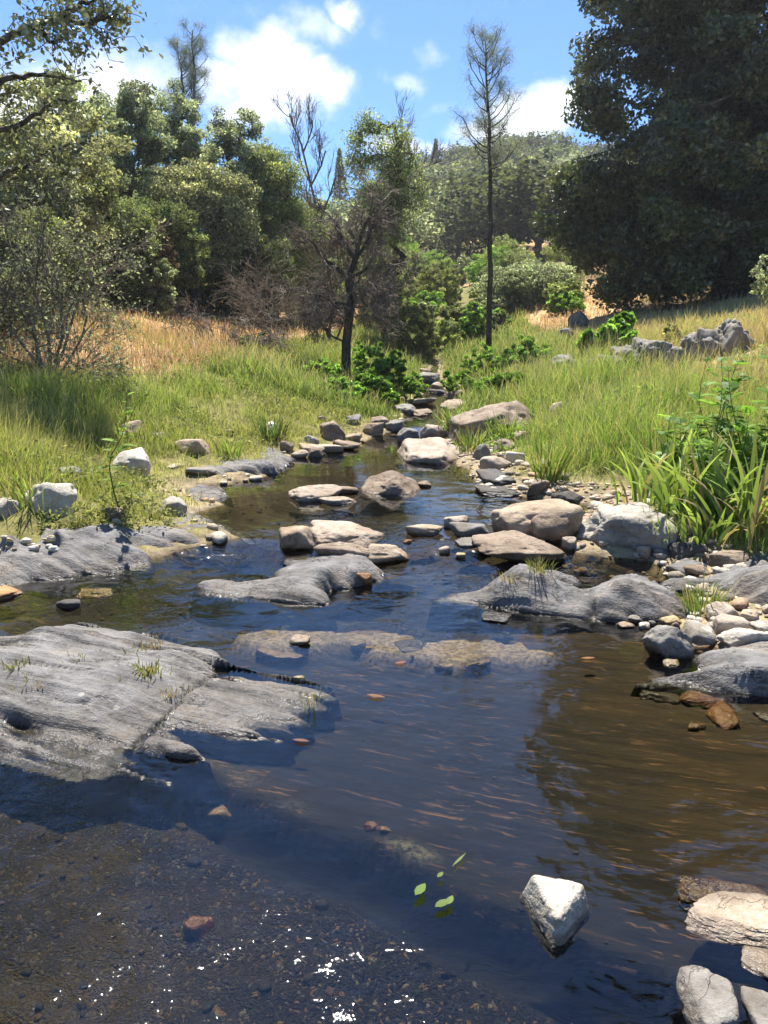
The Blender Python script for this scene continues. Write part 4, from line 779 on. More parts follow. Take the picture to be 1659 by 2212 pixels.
def tree(name, label, cat, px, Y, lobes, pal_, leaf, ncl, per, r0, seed, group=None, mat=None, bark=None, base=None, sig=.16, gap=.0, trunk_pts=None, up=.5, wid=.55, shell=.5, wind=0., twig=True, hang=0., sides=6):
    """lobes: (px, py, half width px, half height px, depth offset) placed at distance Y"""
    rg = np.random.default_rng(seed); ncl = int(ncl*DENS[0]); per = int(per*DENS[1]); sig = sig*1.22; leaf = leaf*1.06; shell = shell*.75; gap = gap*.55
    B = base if base is not None else at(px, 700, Y)
    B = np.array([B[0], B[1], float(ground(B[0], B[1])[0])-.06])
    ls = []
    for lb in lobes:
        c = at(lb[0], lb[1], Y+lb[4]); k = np.linalg.norm(c-[0, 0, CAMZ])/F
        ls.append((c, np.array([lb[2]*k, .5*(lb[2]+lb[3])*k*1.0, lb[3]*k])))
    vol = np.array([np.prod(r)**(.72) for _, r in ls]); nn = np.maximum(4, (ncl*vol/vol.sum()).astype(int))
    tips = np.concatenate([ell(rg, c, r, n, shell) for (c, r), n in zip(ls, nn)])
    gz = ground(tips[:, 0], tips[:, 1]); tips = tips[tips[:, 2] > gz+.12]
    if gap: tips = tips[fbm(tips*(1.1/np.mean([r.mean() for _, r in ls]))*1.6, seed, 3) > -.12*(1-gap)]
    cen = np.average([c for c, _ in ls], axis=0, weights=vol)
    if trunk_pts is not None: tp = np.concatenate([[B], trunk_pts])
    else: tp = np.stack([B, B+(cen-B)*[.35, .35, .5], cen*[1, 1, 1]-[0, 0, .15*np.mean([r[2] for _, r in ls])]])
    tt = np.linspace(0, len(tp)-1, 9); tr = np.stack([np.interp(tt, np.arange(len(tp)), tp[:, k]) for k in range(3)], 1)
    tr[1:-1] += rg.normal(size=(7, 3))*.03*np.linalg.norm(tp[-1]-tp[0])*[1, 1, .3]
    nodes, paths, rad = skeleton(rg, tr, tips, r0)
    root = empty(name, B, label, cat, group)
    mb = MB(); rt = np.maximum(rad[:len(tr)], r0*.25); rt = r0*np.linspace(1, .42, len(tr)); rt[0] *= 1.5
    tube(mb, tr, rt, 9)
    for ix in paths:
        rr = np.maximum(rad[ix], .006 if Y < 40 else .012); rr = np.minimum(rr, r0*.6); rr[0] = min(rr[0], rr[1]*1.25); tube(mb, nodes[ix], rr, sides if rr[0] > .03 else 3)
    mb.build('trunk', bark or M_BARK, root, B)
    mb = MB(); n = len(tips); sg = sig*np.mean([r.mean() for _, r in ls])
    ci = np.repeat(np.arange(n), per); g = nrm(rg.normal(size=(len(ci), 3)))*(rg.random((len(ci), 1))**.45)*sg*1.75*np.array([1, 1, .72])
    g[:, 2] -= hang*np.abs(g[:, 2])
    Cp = tips[ci]+g; cl = pal(PAL[pal_], n, rg, .28)[ci]*np.exp(rg.normal(size=(len(ci), 1))*.36)
    keep = Cp[:, 2] > ground(Cp[:, 0], Cp[:, 1])+.02; Cp = Cp[keep]; cl = cl[keep]
    out = nrm(Cp-cen)*.5
    leaves(mb, Cp, None, leaf, rg, cl, out, up, wid)
    mb.build('crown', mat or (M_HERB if pal_ in ('herb', 'bright') else M_LEAF), root, B, smooth=False)
    return root
def blob(x0, x1, y0, y1, seed, n=7, dep=.5):
    rg = np.random.default_rng(seed); w, h = (x1-x0)/2, (y1-y0)/2; k = w
    w *= 1.08; h *= 1.05; L = [((x0+x1)/2, (y0+y1)/2, w*.66, h*.68, 0)]
    for i in range(n):
        a = i/n*6.283+rg.normal()*.2; q = rg.uniform(.42, .74); s = rg.uniform(.2, .46)
        L.append(((x0+x1)/2+math.cos(a)*w*q, (y0+y1)/2+math.sin(a)*h*q, w*s, h*s, rg.uniform(-1, 1)*dep))
    return L
def bush(name, label, cat, x0, x1, y0, y1, Y, p, leaf=.05, ncl=60, per=110, seed=None, group=None, n=7, dep=.5, r0=.03, **k):
    seed = seed or int(x0+y0*3+x1*7) % 9973+1
    return tree(name, label, cat, (x0+x1)/2, Y, blob(x0, x1, y0, y1, seed, n, dep), p, leaf, ncl, per, r0, seed, group, **k)
bush('shrub', 'dark low shrub filling the shade left of the bare dark oak trunk', 'shrub', 190, 330, 570, 712, 22, 'dark', .055, 90, 180, n=9)
bush('shrub', 'dark low shrub filling the shade behind the bare dark oak trunk', 'shrub', 330, 480, 590, 722, 26, 'dark', .06, 90, 180, n=9)
GB = 'grey-green oaks on the left slope'
# ---- left slope
bush('oak_tree', 'speckled cream and grey oak filling the left edge under the overhanging branch', 'tree', -120, 255, 215, 640, 15, 'lichen', .075, 150, 260, n=10, dep=1.2, r0=.16, gap=.4)
bush('oak_tree', 'tall grey-green oak left of the forked pine with sky showing through its top', 'tree', 205, 360, 172, 520, 25, 'blue', .085, 120, 190, n=9, dep=1.2, r0=.15, gap=.9)
bush('oak_tree', 'grey-green oak standing under the forked pine', 'tree', 325, 450, 212, 520, 27, 'blue', .085, 100, 180, n=9, dep=1.2, r0=.15, gap=.8)
bush('oak_tree', 'loose blue-green oak right of the forked pine against the cloud', 'tree', 425, 570, 232, 540, 26, 'blue', .085, 110, 180, n=9, dep=1.2, r0=.15, gap=.9)
bush('oak_tree', 'grey oak rising behind the speckled cream oak at the left skyline', 'tree', 60, 235, 170, 470, 22, 'pale', .085, 110, 190, n=9, dep=1., r0=.15, gap=.8)
tree('oak_tree', 'low crooked oak with cream lichen-hung crown and a bare dark trunk on the left slope', 'tree', 427, 24,
     [(430, 470, 85, 75, 0), (365, 430, 50, 60, -.4), (480, 430, 65, 60, .3), (420, 395, 60, 35, .2), (515, 490, 38, 50, 0), (375, 520, 45, 50, -.3), (450, 545, 60, 40, -.2)], 'lichen', .075, 190, 190, .20, 77, sig=.2,
     trunk_pts=[at(424, 650, 24), at(428, 590, 24), at(455, 545, 24.1), at(450, 480, 24.1)], gap=.3, hang=.3)
bush('shrub', 'dense dark green shrub on the left behind the bare thorny bush', 'shrub', 130, 330, 400, 690, 18.5, 'dark', .05, 130, 260, n=9, dep=.8)
bush('shrub', 'dense dark green shrub left of the low crooked oak', 'shrub', 255, 430, 420, 690, 21, 'dark', .055, 130, 240, n=9, dep=.8)
bush('shrub', 'dark green shrub mass right of the low crooked oak trunk', 'shrub', 445, 650, 510, 745, 24.5, 'dark', .06, 140, 220, n=9, dep=.9)
bush('shrub', 'mid green shrub between the lichen-hung oak and the willow', 'shrub', 500, 600, 440, 640, 26, 'olive', .06, 80, 180, n=8)
bush('shrub', 'small silvery shrub with a short dark stem left of the low crooked oak', 'shrub', 288, 388, 560, 690, 19, 'pale', .05, 60, 150, n=7, r0=.06)
bush('shrub', 'dull olive shrub on the left behind the grey thorny bush', 'shrub', -60, 160, 450, 760, 13.5, 'olive', .05, 120, 220, n=9, dep=.8)
bush('shrub', 'brownish scrub at the left edge above the green grass', 'shrub', -50, 95, 600, 800, 11.5, 'yellow', .045, 70, 160, n=8)
bush('shrub', 'brown dry shrub among dark green shrubs on the left slope', 'shrub', 285, 390, 470, 640, 20, 'brown', .05, 60, 120, n=8, gap=.5)
tree('willow_tree', 'pale yellow-green willow left of the dead brown tree', 'tree', 590, 27, [(585, 400, 55, 75, 0), (560, 350, 40, 40, 0), (620, 430, 45, 70, .4), (545, 450, 50, 70, 0), (600, 530, 60, 80, .3), (640, 500, 40, 70, .6), (560, 560, 50, 70, 0)], 'willow', .10, 170, 170, .14, 91, wid=.26, sig=.2, hang=.6, up=.1)
bush('willow_tree', 'lower willow with drooping pale leaves behind the dead brown tree', 'tree', 625, 745, 455, 700, 30, 'willow', .10, 90, 150, n=8, r0=.1, wid=.26, hang=.5)
# ---- middle of the valley
tree('cottonwood_tree', 'tall thin green tree with bare dead top twigs behind the dead brown tree', 'tree', 835, 26.5,
     [(790, 290, 32, 40, 0), (845, 320, 50, 50, 0), (800, 370, 55, 45, 0), (880, 400, 45, 50, .2), (800, 450, 45, 50, 0), (860, 470, 45, 40, .2), (780, 330, 28, 30, 0), (828, 400, 55, 90, .3), (835, 500, 45, 60, 0)], 'cotton', .09, 150, 130, .15, 95, wid=.34, sig=.22, gap=1.0,
     trunk_pts=[at(833, 640, 26.5), at(838, 540, 26.5), at(832, 450, 26.5), at(845, 340, 26.6), at(850, 268, 26.6)], bark=M_PBARK)
bush('shrub', 'dark leafy shrub under the thin green tree', 'shrub', 770, 880, 520, 740, 29, 'olive', .08, 80, 150, n=8)
bush('shrub', 'yellow-green willow shrub right of the dead brown tree', 'shrub', 838, 950, 655, 800, 24, 'yellow', .07, 80, 160, n=8, wid=.35)
bush('shrub', 'grey-green willow shrub beside the stream at the valley floor', 'shrub', 925, 1000, 680, 800, 27, 'willow', .07, 60, 140, n=7, wid=.35)
bush('shrub', 'pale green shrub left of the tall pine trunk', 'shrub', 985, 1058, 665, 775, 30, 'willow', .07, 60, 130, n=7)
bush('shrub', 'round dark green bush in front of the orange grass clearing', 'shrub', 888, 1000, 592, 705, 42, 'olive', .09, 80, 150, n=8)
bush('shrub', 'narrow grey bush behind the tall pine trunk', 'shrub', 1005, 1062, 600, 700, 38, 'pale', .09, 60, 120, n=7)
tree('oak_tree', 'pale spreading oak right of the tall pine with drooping light leaves', 'tree', 1140, 33,
     [(1140, 630, 70, 45, 0), (1085, 620, 45, 40, 0), (1200, 620, 55, 45, .5), (1150, 600, 75, 28, 0), (1165, 670, 45, 45, -.4), (1215, 650, 50, 45, .4)], 'pale', .10, 170, 160, .2, 98, sig=.2, gap=.3, hang=.3,
     trunk_pts=[at(1135, 690, 33), at(1130, 650, 33), at(1140, 620, 33)])
bush('oak_tree', 'rounded olive oak at the right behind the pale spreading oak', 'tree', 1190, 1300, 560, 690, 40, 'olive', .11, 90, 150, n=8, r0=.15)
bush('oak_tree', 'mid green oak half hidden by the big dark oak at the valley side', 'tree', 1225, 1340, 480, 670, 48, 'olive', .13, 110, 150, n=8, r0=.15)
bush('shrub', 'dark low bush at the foot of the pale spreading oak', 'shrub', 1090, 1190, 690, 780, 28, 'dark', .07, 70, 140, n=8)
bush('shrub', 'dark shrub in shade on the slope right of the pale oak', 'shrub', 1185, 1262, 700, 775, 24, 'dark', .06, 50, 140, n=7)
bush('herb_clump', 'leafy green herbs below the hillside outcrops, left part', 'plant', 1085, 1190, 728, 822, 16.5, 'herb', .055, 70, 140, n=11, r0=.008, wid=.3, gap=.8)
bush('herb_clump', 'leafy green herbs at the foot of the tall pine', 'plant', 1000, 1095, 748, 832, 16.5, 'herb', .055, 60, 140, n=11, r0=.008, wid=.3, gap=.8)
bush('herb_clump', 'pale green reeds and herbs along the right of the narrow stream', 'plant', 1010, 1160, 800, 880, 13., 'bright', .05, 80, 130, n=8, r0=.01, wid=.25)
bush('herb_clump', 'dark green rushes left of the narrow stream above the pool', 'plant', 810, 885, 755, 850, 14.8, 'herb', .06, 60, 150, n=7, r0=.01, wid=.25)
bush('bush', 'bright ivy-green bush over the pool head', 'shrub', 770, 868, 805, 905, 12.7, 'bright', .05, 70, 150, n=8, r0=.012)
bush('herb_clump', 'bright herbs closing over the left side of the stream steps', 'plant', 868, 922, 800, 868, 14.2, 'bright', .045, 40, 110, n=8, r0=.008, wid=.3)
bush('herb_clump', 'bright herbs closing over the right side of the stream steps', 'plant', 950, 1030, 795, 862, 14.6, 'bright', .045, 50, 110, n=8, r0=.008, wid=.3)
bush('bush', 'green nettle-like bush left of the ivy-green bush', 'shrub', 668, 775, 805, 910, 12.3, 'herb', .05, 70, 130, n=11, r0=.008, wid=.32, gap=.8)
bush('bush', 'dark green weeds at the trunk of the dead brown tree', 'shrub', 640, 745, 765, 850, 13.8, 'herb', .055, 60, 120, n=11, r0=.008, wid=.32, gap=.8)
bush('bush', 'green weeds right of the dead brown tree trunk', 'shrub', 755, 850, 735, 830, 15.6, 'herb', .055, 60, 120, n=11, r0=.008, wid=.32, gap=.8)
bush('bush', 'dark grey-green low bush in the left grass', 'shrub', 185, 300, 800, 885, 11.5, 'olive', .04, 60, 140, n=8, r0=.012)
bush('bush', 'second grey-green low bush in the left grass, nearer the pool', 'shrub', 300, 385, 815, 890, 11, 'olive', .04, 50, 130, n=8, r0=.012)
bush('bush', 'light green bramble below the dead branches on the left slope', 'shrub', 515, 620, 720, 800, 16.5, 'bright', .055, 50, 110, n=8, r0=.012, gap=.3)
bush('sapling', 'bright green maple-leaved sapling in front of the shade of the big dark oak', 'sapling', 1290, 1372, 672, 775, 14.6, 'bright', .10, 40, 38, n=7, r0=.02, wid=.9, shell=.2)
bush('sapling', 'lower bright green sapling left of the maple-leaved one', 'sapling', 1245, 1315, 712, 790, 14.9, 'bright', .10, 34, 36, n=6, r0=.02, wid=.9, shell=.2)
bush('sapling', 'thin pale sapling behind the domed dark outcrop', 'sapling', 1430, 1475, 690, 752, 14.5, 'yellow', .07, 16, 22, n=5, r0=.012, shell=.2)
# ---- the big dark oak on the right
BO = 25.
tree('oak_tree', 'huge dark live oak filling the upper right, its shaded side facing the stream', 'tree', 1560, BO,
     [(1500, 160, 210, 190, 1.), (1700, 40, 230, 260, .5), (1440, 115, 75, 60, -.5), (1490, 20, 95, 80, 0), (1350, 300, 110, 85, -.5), (1335, 190, 60, 45, -.5), (1290, 400, 85, 75, 0), (1245, 475, 65, 50, .3), (1430, 420, 200, 160, -1.), (1640, 380, 220, 240, -1.5),
      (1330, 560, 105, 75, -.5), (1195, 500, 45, 32, .2), (1230, 430, 55, 55, 0), (1225, 545, 60, 38, 0), (1265, 510, 75, 50, .3), (1300, 460, 80, 60, -.3), (1520, 570, 190, 105, -1.), (1700, 560, 120, 120, -1), (1420, 640, 90, 50, 0), (1560, -160, 230, 220, 1.), (1480, -60, 150, 130, 0), (1680, -380, 220, 240, 1), (1850, 200, 200, 380, 0), (1600, -560, 150, 150, .5), (1560, 660, 130, 45, .5), (1680, 650, 90, 45, .5)],
     'live', .14, 640, 400, .34, 123, mat=M_OAK, gap=.5, sig=.13, shell=.75, trunk_pts=[at(1575, 600, BO), at(1560, 480, BO), at(1540, 200, BO), at(1560, -100, BO)], sides=7)
bush('oak_tree', 'sunlit green oak glimpsed through a gap under the big dark oak', 'tree', 1540, 1720, 480, 690, 33, 'willow', .12, 70, 120, n=8, r0=.15)
bush('oak_tree', 'dark oak closing the gap behind the middle of the huge live oak', 'tree', 1380, 1580, 150, 690, 33, 'live', .14, 120, 240, n=10, dep=1., r0=.2, mat=M_OAK)
bush('oak_tree', 'dark oak closing the gap behind the right part of the huge live oak', 'tree', 1520, 1740, 100, 690, 35, 'live', .14, 120, 240, n=10, dep=1., r0=.2, mat=M_OAK)
bush('oak_tree', 'dark oak behind the big dark oak at the right edge', 'tree', 1640, 1860, 250, 700, 30, 'live', .12, 120, 200, n=8, r0=.2, mat=M_OAK)
bush('shrub', 'light-leaved twig reaching in at the right edge before the oak shade', 'shrub', 1620, 1720, 545, 660, 12.5, 'pale', .05, 30, 50, n=6, r0=.015, shell=.2)

# ---- a second rank of trees closing the left slope, and the shrubs of the valley floor
for k_, (x0, x1, y0, y1, Y_, p_) in enumerate([(-60, 120, 330, 640, 24, 'olive'), (150, 300, 330, 620, 28, 'blue'), (270, 420, 360, 640, 31, 'olive'), (430, 560, 360, 640, 32, 'pale'), (540, 690, 400, 690, 34, 'willow'), (660, 790, 480, 720, 36, 'olive'), (-160, 40, 230, 560, 26, 'blue'), (760, 900, 540, 740, 38, 'olive'), (90, 240, 430, 680, 23, 'olive'), (230, 380, 420, 650, 25.5, 'dark'), (480, 600, 470, 720, 27.5, 'olive'), (600, 720, 430, 720, 32, 'pale')]):
    bush('oak_tree', 'grey-green oak in the crowded second rank of trees on the left slope', 'tree', x0, x1, y0, y1, Y_, p_, .09, 110, 190, n=9, dep=1., r0=.14, group='second rank of oaks on the left slope')
_r2 = random.Random(8)
for k_ in range(34):
    Y_ = _r2.uniform(23, 60); px_ = _r2.uniform(850, 1075) if k_ % 3 else _r2.uniform(1060, 1230); g_ = float(ground(at(px_, 700, Y_)[0], Y_)[0]); yb = float(proj([at(px_, 700, Y_)[0], Y_, g_])[1][0]); w_ = _r2.uniform(30, 62)
    bush('shrub', 'low grey-green shrub among others on the valley floor beyond the stream steps', 'shrub', px_-w_, px_+w_, yb-w_*_r2.uniform(1.2, 2.), yb+8, Y_, _r2.choice(['willow', 'olive', 'yellow', 'pale', 'herb']), .085, 55, 110, seed=3000+k_, n=7, group='low shrubs of the valley floor', wid=_r2.choice([.3, .5]))

# ---- bare and dead wood
def grow(paths, rg, p, d, L, r, lvl, maxl, spread=.6, up=.12, kids=(3, 5), wob=.16, shrink=.62, droop=0.):
    n = 6 if lvl < 2 else 4; pts = [p]; q = np.array(d, float)
    for k in range(n-1):
        q = nrm(q+rg.normal(size=3)*wob+np.array([0, 0, up-droop*lvl])); pts.append(pts[-1]+q*L/(n-1))
    pts = np.array(pts); paths.append((pts, r*np.linspace(1, .55 if lvl < maxl else .3, n), lvl))
    if lvl == maxl: return
    for k in range(rg.integers(*kids)+ (1 if lvl == 0 else 0)):
        f = rg.uniform(.3, 1.); i = f*(n-1); a = int(min(i, n-2)); b = pts[a]+(pts[a+1]-pts[a])*(i-a)
        dd = nrm(nrm(pts[a+1]-pts[a])*.9+rg.normal(size=3)*spread)
        grow(paths, rg, b, dd, L*shrink*rg.uniform(.7, 1.2), r*.55*(1.1-.3*f), lvl+1, maxl, spread, up, kids, wob, shrink, droop)
def bare(name, label, cat, px, Y, starts, seed, maxl, r0, bark, group=None, trunk=None, leafp=None, leaf=.04, nleaf=0, minr=.004, py=700, **kw):
    rg = np.random.default_rng(seed); B = at(px, py, Y); B[2] = float(ground(B[0], B[1])[0])-.05
    paths = []
    if trunk is not None: paths.append((np.concatenate([[B], trunk]), r0*np.linspace(1.25, .7, len(trunk)+1), -1))
    for (p, dv, L, r) in starts:
        grow(paths, rg, B if p is None else p, nrm(np.array(dv, float)), L, r, 0, maxl, **kw)
    root = empty(name, B, label, cat, group); mt = MB(); mw = MB()
    for P, r, l in paths:
        m = mt if l <= 0 else mw; tube(m, P, np.maximum(r, minr), 8 if l < 0 else 6 if l == 0 else 3)
    if mt.n: mt.build('trunk', bark, root, B)
    if mw.n: mw.build('twigs', M_DEAD, root, B)
    if nleaf:
        P = np.concatenate([p[1:] for p, r, l in paths if l >= maxl-1]); k = rg.integers(0, len(P), nleaf); c = P[k]+rg.normal(size=(nleaf, 3))*.05
        ml = MB(); leaves(ml, c, None, leaf, rg, pal(PAL[leafp], nleaf, rg, .3)); ml.build('foliage', M_LEAF, root, B, smooth=False)
    return root
Y0 = 15.5
tk = [at(748, 740, Y0), at(758, 660, Y0), at(752, 600, Y0), at(768, 560, Y0)]
bare('dead_tree', 'dead brown tree with dark twisted trunk and a haze of fine hanging twigs', 'tree', 745, Y0,
     [(tk[3], (-.5, .1, .9), 0.89, .05), (tk[3], (.3, 0, 1), 1.04, .05), (tk[3], (.9, .2, .5), 0.74, .045), (tk[2], (-.9, .2, .5), 0.96, .05), (tk[2], (.9, -.2, .35), 0.81, .04), (tk[1], (-1, 0, .1), 0.81, .035), (tk[1], (1, .2, -.1), 0.74, .03), (tk[1], (-.6, -.5, -.3), 0.74, .03), (tk[3], (0, .5, 1), 0.96, .04), (tk[2], (.4, -.6, -.2), 0.81, .03), (tk[0], (-.9, -.2, .3), 0.74, .025)],
     501, 4, .08, M_BARK, trunk=tk, spread=.75, up=.06, kids=(4, 7), droop=.06, minr=.0036)
tk = [at(690, 480, 29), at(672, 400, 29), at(655, 330, 29)]
bare('dead_tree', 'leaning dead grey tree with bare upswept limbs against the blue sky', 'tree', 715, 29.,
     [(tk[2], (-.25, 0, 1), 1.3, .04), (tk[2], (.25, 0, 1), 1.1, .035), (tk[1], (-.5, .2, .9), 1.2, .04), (tk[1], (.5, .1, .9), 1.3, .04), (tk[0], (.6, 0, .9), 1.6, .045), (tk[0], (-.5, 0, .8), 1.2, .04)], 502, 3, .045, M_DEAD, trunk=tk, spread=.38, up=.2, kids=(4, 6), minr=.005)
tk = [at(850, 340, 26.4), at(852, 280, 26.4)]
bare('dead_tree', 'bare dead treetop behind the thin green tree crown', 'tree', 862, 27.5,
     [(at(868, 420, 27.5), (.25, 0, 1), 1.2, .03), (at(858, 380, 27.5), (-.1, 0, 1), 1.4, .03), (at(880, 400, 27.5), (.6, .1, .8), 1.1, .025)], 503, 3, .08, M_DEAD, trunk=[at(850, 600, 27.5), at(856, 480, 27.5), at(860, 380, 27.5)], spread=.4, up=.15, kids=(4, 6), minr=.005)
bare('dead_thicket', 'thicket of grey brown dead stems behind the dead brown tree', 'dead thicket', 715, 21.,
     [(None, (-.3, .2, 1), 1.7, .03), (None, (-.1, 0, 1), 2., .03), (None, (.1, 0, 1), 2.2, .03), (None, (.4, .2, 1), 1.7, .03), (None, (-.6, -.1, .6), 1.3, .025)], 504, 3, .05, M_DEAD, spread=.5, up=.05, kids=(4, 7), minr=.006)
bare('bare_shrub', 'grey thorny half-bare bush with arching lichened twigs on the left bank', 'shrub', 95, 9.6,
     [(None, (-.7, .1, 1), 1.1, .022), (None, (-.3, -.2, 1), 1.3, .024), (None, (.1, .1, 1), 1.5, .026), (None, (.5, -.1, 1), 1.2, .022), (None, (.9, .1, .7), 1.2, .02), (None, (-1, -.2, .6), 1.1, .02), (None, (1.1, -.2, .35), 1.0, .016), (None, (.3, .3, 1), 1.5, .022), (None, (-.5, .4, 1.1), 1.5, .022)], 505, 4, .04, M_DEAD, leafp='pale', leaf=.045, nleaf=5000, spread=.6, up=.03, kids=(3, 6), minr=.002)
bare('bare_shrub', 'heap of dry tan brush bending over the grass on the left slope', 'dead brush', 480, 15.5,
     [(None, (-.8, -.2, .8), .8, .012), (None, (.4, -.2, 1), .9, .012), (None, (.9, -.1, .6), .9, .012), (None, (-.2, -.3, 1), .9, .012), (None, (1, .1, .9), 1., .012), (None, (.1, -.5, .9), .8, .01)], 506, 3, .02, M_DEAD, spread=.5, up=-.08, kids=(5, 8), minr=.0035, droop=.06)
bare('bare_shrub', 'dead branches sticking out left of the dead brown tree', 'dead brush', 610, 17.,
     [(None, (-1, -.1, .8), 1.3, .02), (None, (-.8, .1, 1), 1.3, .02), (None, (-1, 0, .4), 1.2, .018), (None, (-.3, -.1, 1), 1.2, .018), (None, (.3, 0, 1), 1.1, .018)], 507, 3, .02, M_DEAD, spread=.5, up=.02, kids=(5, 7), minr=.004)

# ---- grey pines
def pine(label, px, Y, py_top, tops, seed, r0, first, n_br, nt, group='grey pines', dead=5):
    rg = np.random.default_rng(seed); B = at(px, 700, Y); B[2] = float(ground(B[0], B[1])[0])-.05
    root = empty('pine_tree', B, label, 'pine tree', group); mt = MB(); mb = MB(); mn = MB(); tips = []
    for (stem_px, z0f, rr) in tops:
        T = np.array([at(a, b, Y) for a, b in stem_px])
        if z0f is None: T = np.concatenate([[B], T])
        tt = np.linspace(0, len(T)-1, 16); P = np.stack([np.interp(tt, np.arange(len(T)), T[:, k]) for k in range(3)], 1)
        P[1:-1, :2] += rg.normal(size=(14, 2))*.02; tube(mt, P, rr*np.linspace(1.15, .16, 16), 8)
        zt = P[-1, 2]; zb = P[0, 2] if z0f is not None else B[2]
        H = zt-B[2]
        for k in range(n_br):
            f = first+(1-first)*(k+rg.random())/n_br; z = B[2]+H*f
            if z < P[0, 2]: continue
            p = np.array([np.interp(z, P[:, 2], P[:, j]) for j in range(3)]); a = rg.uniform(0, 6.28)
            q_ = (1-f)/(1-first); L = H*(.02+.125*np.sqrt(q_)*(1-.25*q_*q_))*rg.uniform(.6, 1.25)
            dv = np.array([math.cos(a), math.sin(a), 0]); n = 7; t = np.linspace(0, 1, n)[:, None]
            Q = p+dv*L*t*(1-.25*t)+np.array([0, 0, 1])*L*((.75-.75*q_)*t+(.25+.3*q_)*t**2)+rg.normal(size=(n, 3))*.015*t
            tube(mb, Q, np.maximum(.015*np.linspace(1, .3, n)*(.5+L), .0045), 4); tips.append(Q[-1])
            for s in range(rg.integers(1, 4)):
                j = rg.integers(3, n-1); dd = nrm(nrm(Q[j+1]-Q[j])+rg.normal(size=3)*.55+[0, 0, .35]); e = Q[j]+dd*L*rg.uniform(.25, .5)
                tube(mb, curve(Q[j], e, 4, rg, .08), [.009, .008, .007, .006], 3); tips.append(e); tips.append((Q[j]+e*2)/3)
        tips.append(P[-1]); tips.append(P[-2])
    for k in range(dead):
        f = rg.uniform(.18, first); z = B[2]+H*f; p = np.array([np.interp(z, P[:, 2], P[:, j]) for j in range(3)]); a = rg.uniform(0, 6.28); L = rg.uniform(.4, 1.1)
        e = p+np.array([math.cos(a)*L, math.sin(a)*L, rg.uniform(-.1, .25)*L]); tube(mb, curve(p, e, 5, rg, .1, -.1), np.linspace(.014, .005, 5), 3)
    tips = np.array(tips); k = np.repeat(np.arange(len(tips)), nt); n = len(k)
    dv = nrm(rg.normal(size=(n, 3))+[0, 0, .35]); L = rg.uniform(.16, .32, n)[:, None]*(1 if Y < 30 else 1.3); st = tips[k]+rg.normal(size=(n, 3))*.07
    en = st+dv*L; en[:, 2] -= .12*L[:, 0]; sd = nrm(np.cross(dv, rg.normal(size=(n, 3))))*(.0032 if Y < 30 else .0045)
    V = np.stack([st-sd, st+sd, en], 1).reshape(-1, 3); mn.add(V, T=np.arange(n*3).reshape(n, 3), col=np.repeat(pal([(.20, .235, .16), (.26, .29, .21), (.15, .18, .12)], n, rg, .2), 3, 0))
    mt.build('trunk', M_PBARK, root, B); mb.build('branches', M_PBARK, root, B); mn.build('needles', M_NEEDLE, root, B, smooth=False)
    return root
pine('tall slender grey pine with a long bare trunk and thin crown right of centre', 1056, 20.5, 85, [([(1058, 600), (1059, 400), (1054, 200), (1048, 88)], None, .072)], 601, .1, .60, 42, 28, dead=18)
pine('forked grey pine with two thin stems rising above the left oaks', 405, 33, 65, [([(412, 420), (418, 300), (420, 180), (416, 66)], None, .10), ([(414, 290), (398, 220), (388, 140), (382, 100)], 1, .06)], 602, .1, .62, 32, 22, dead=3)

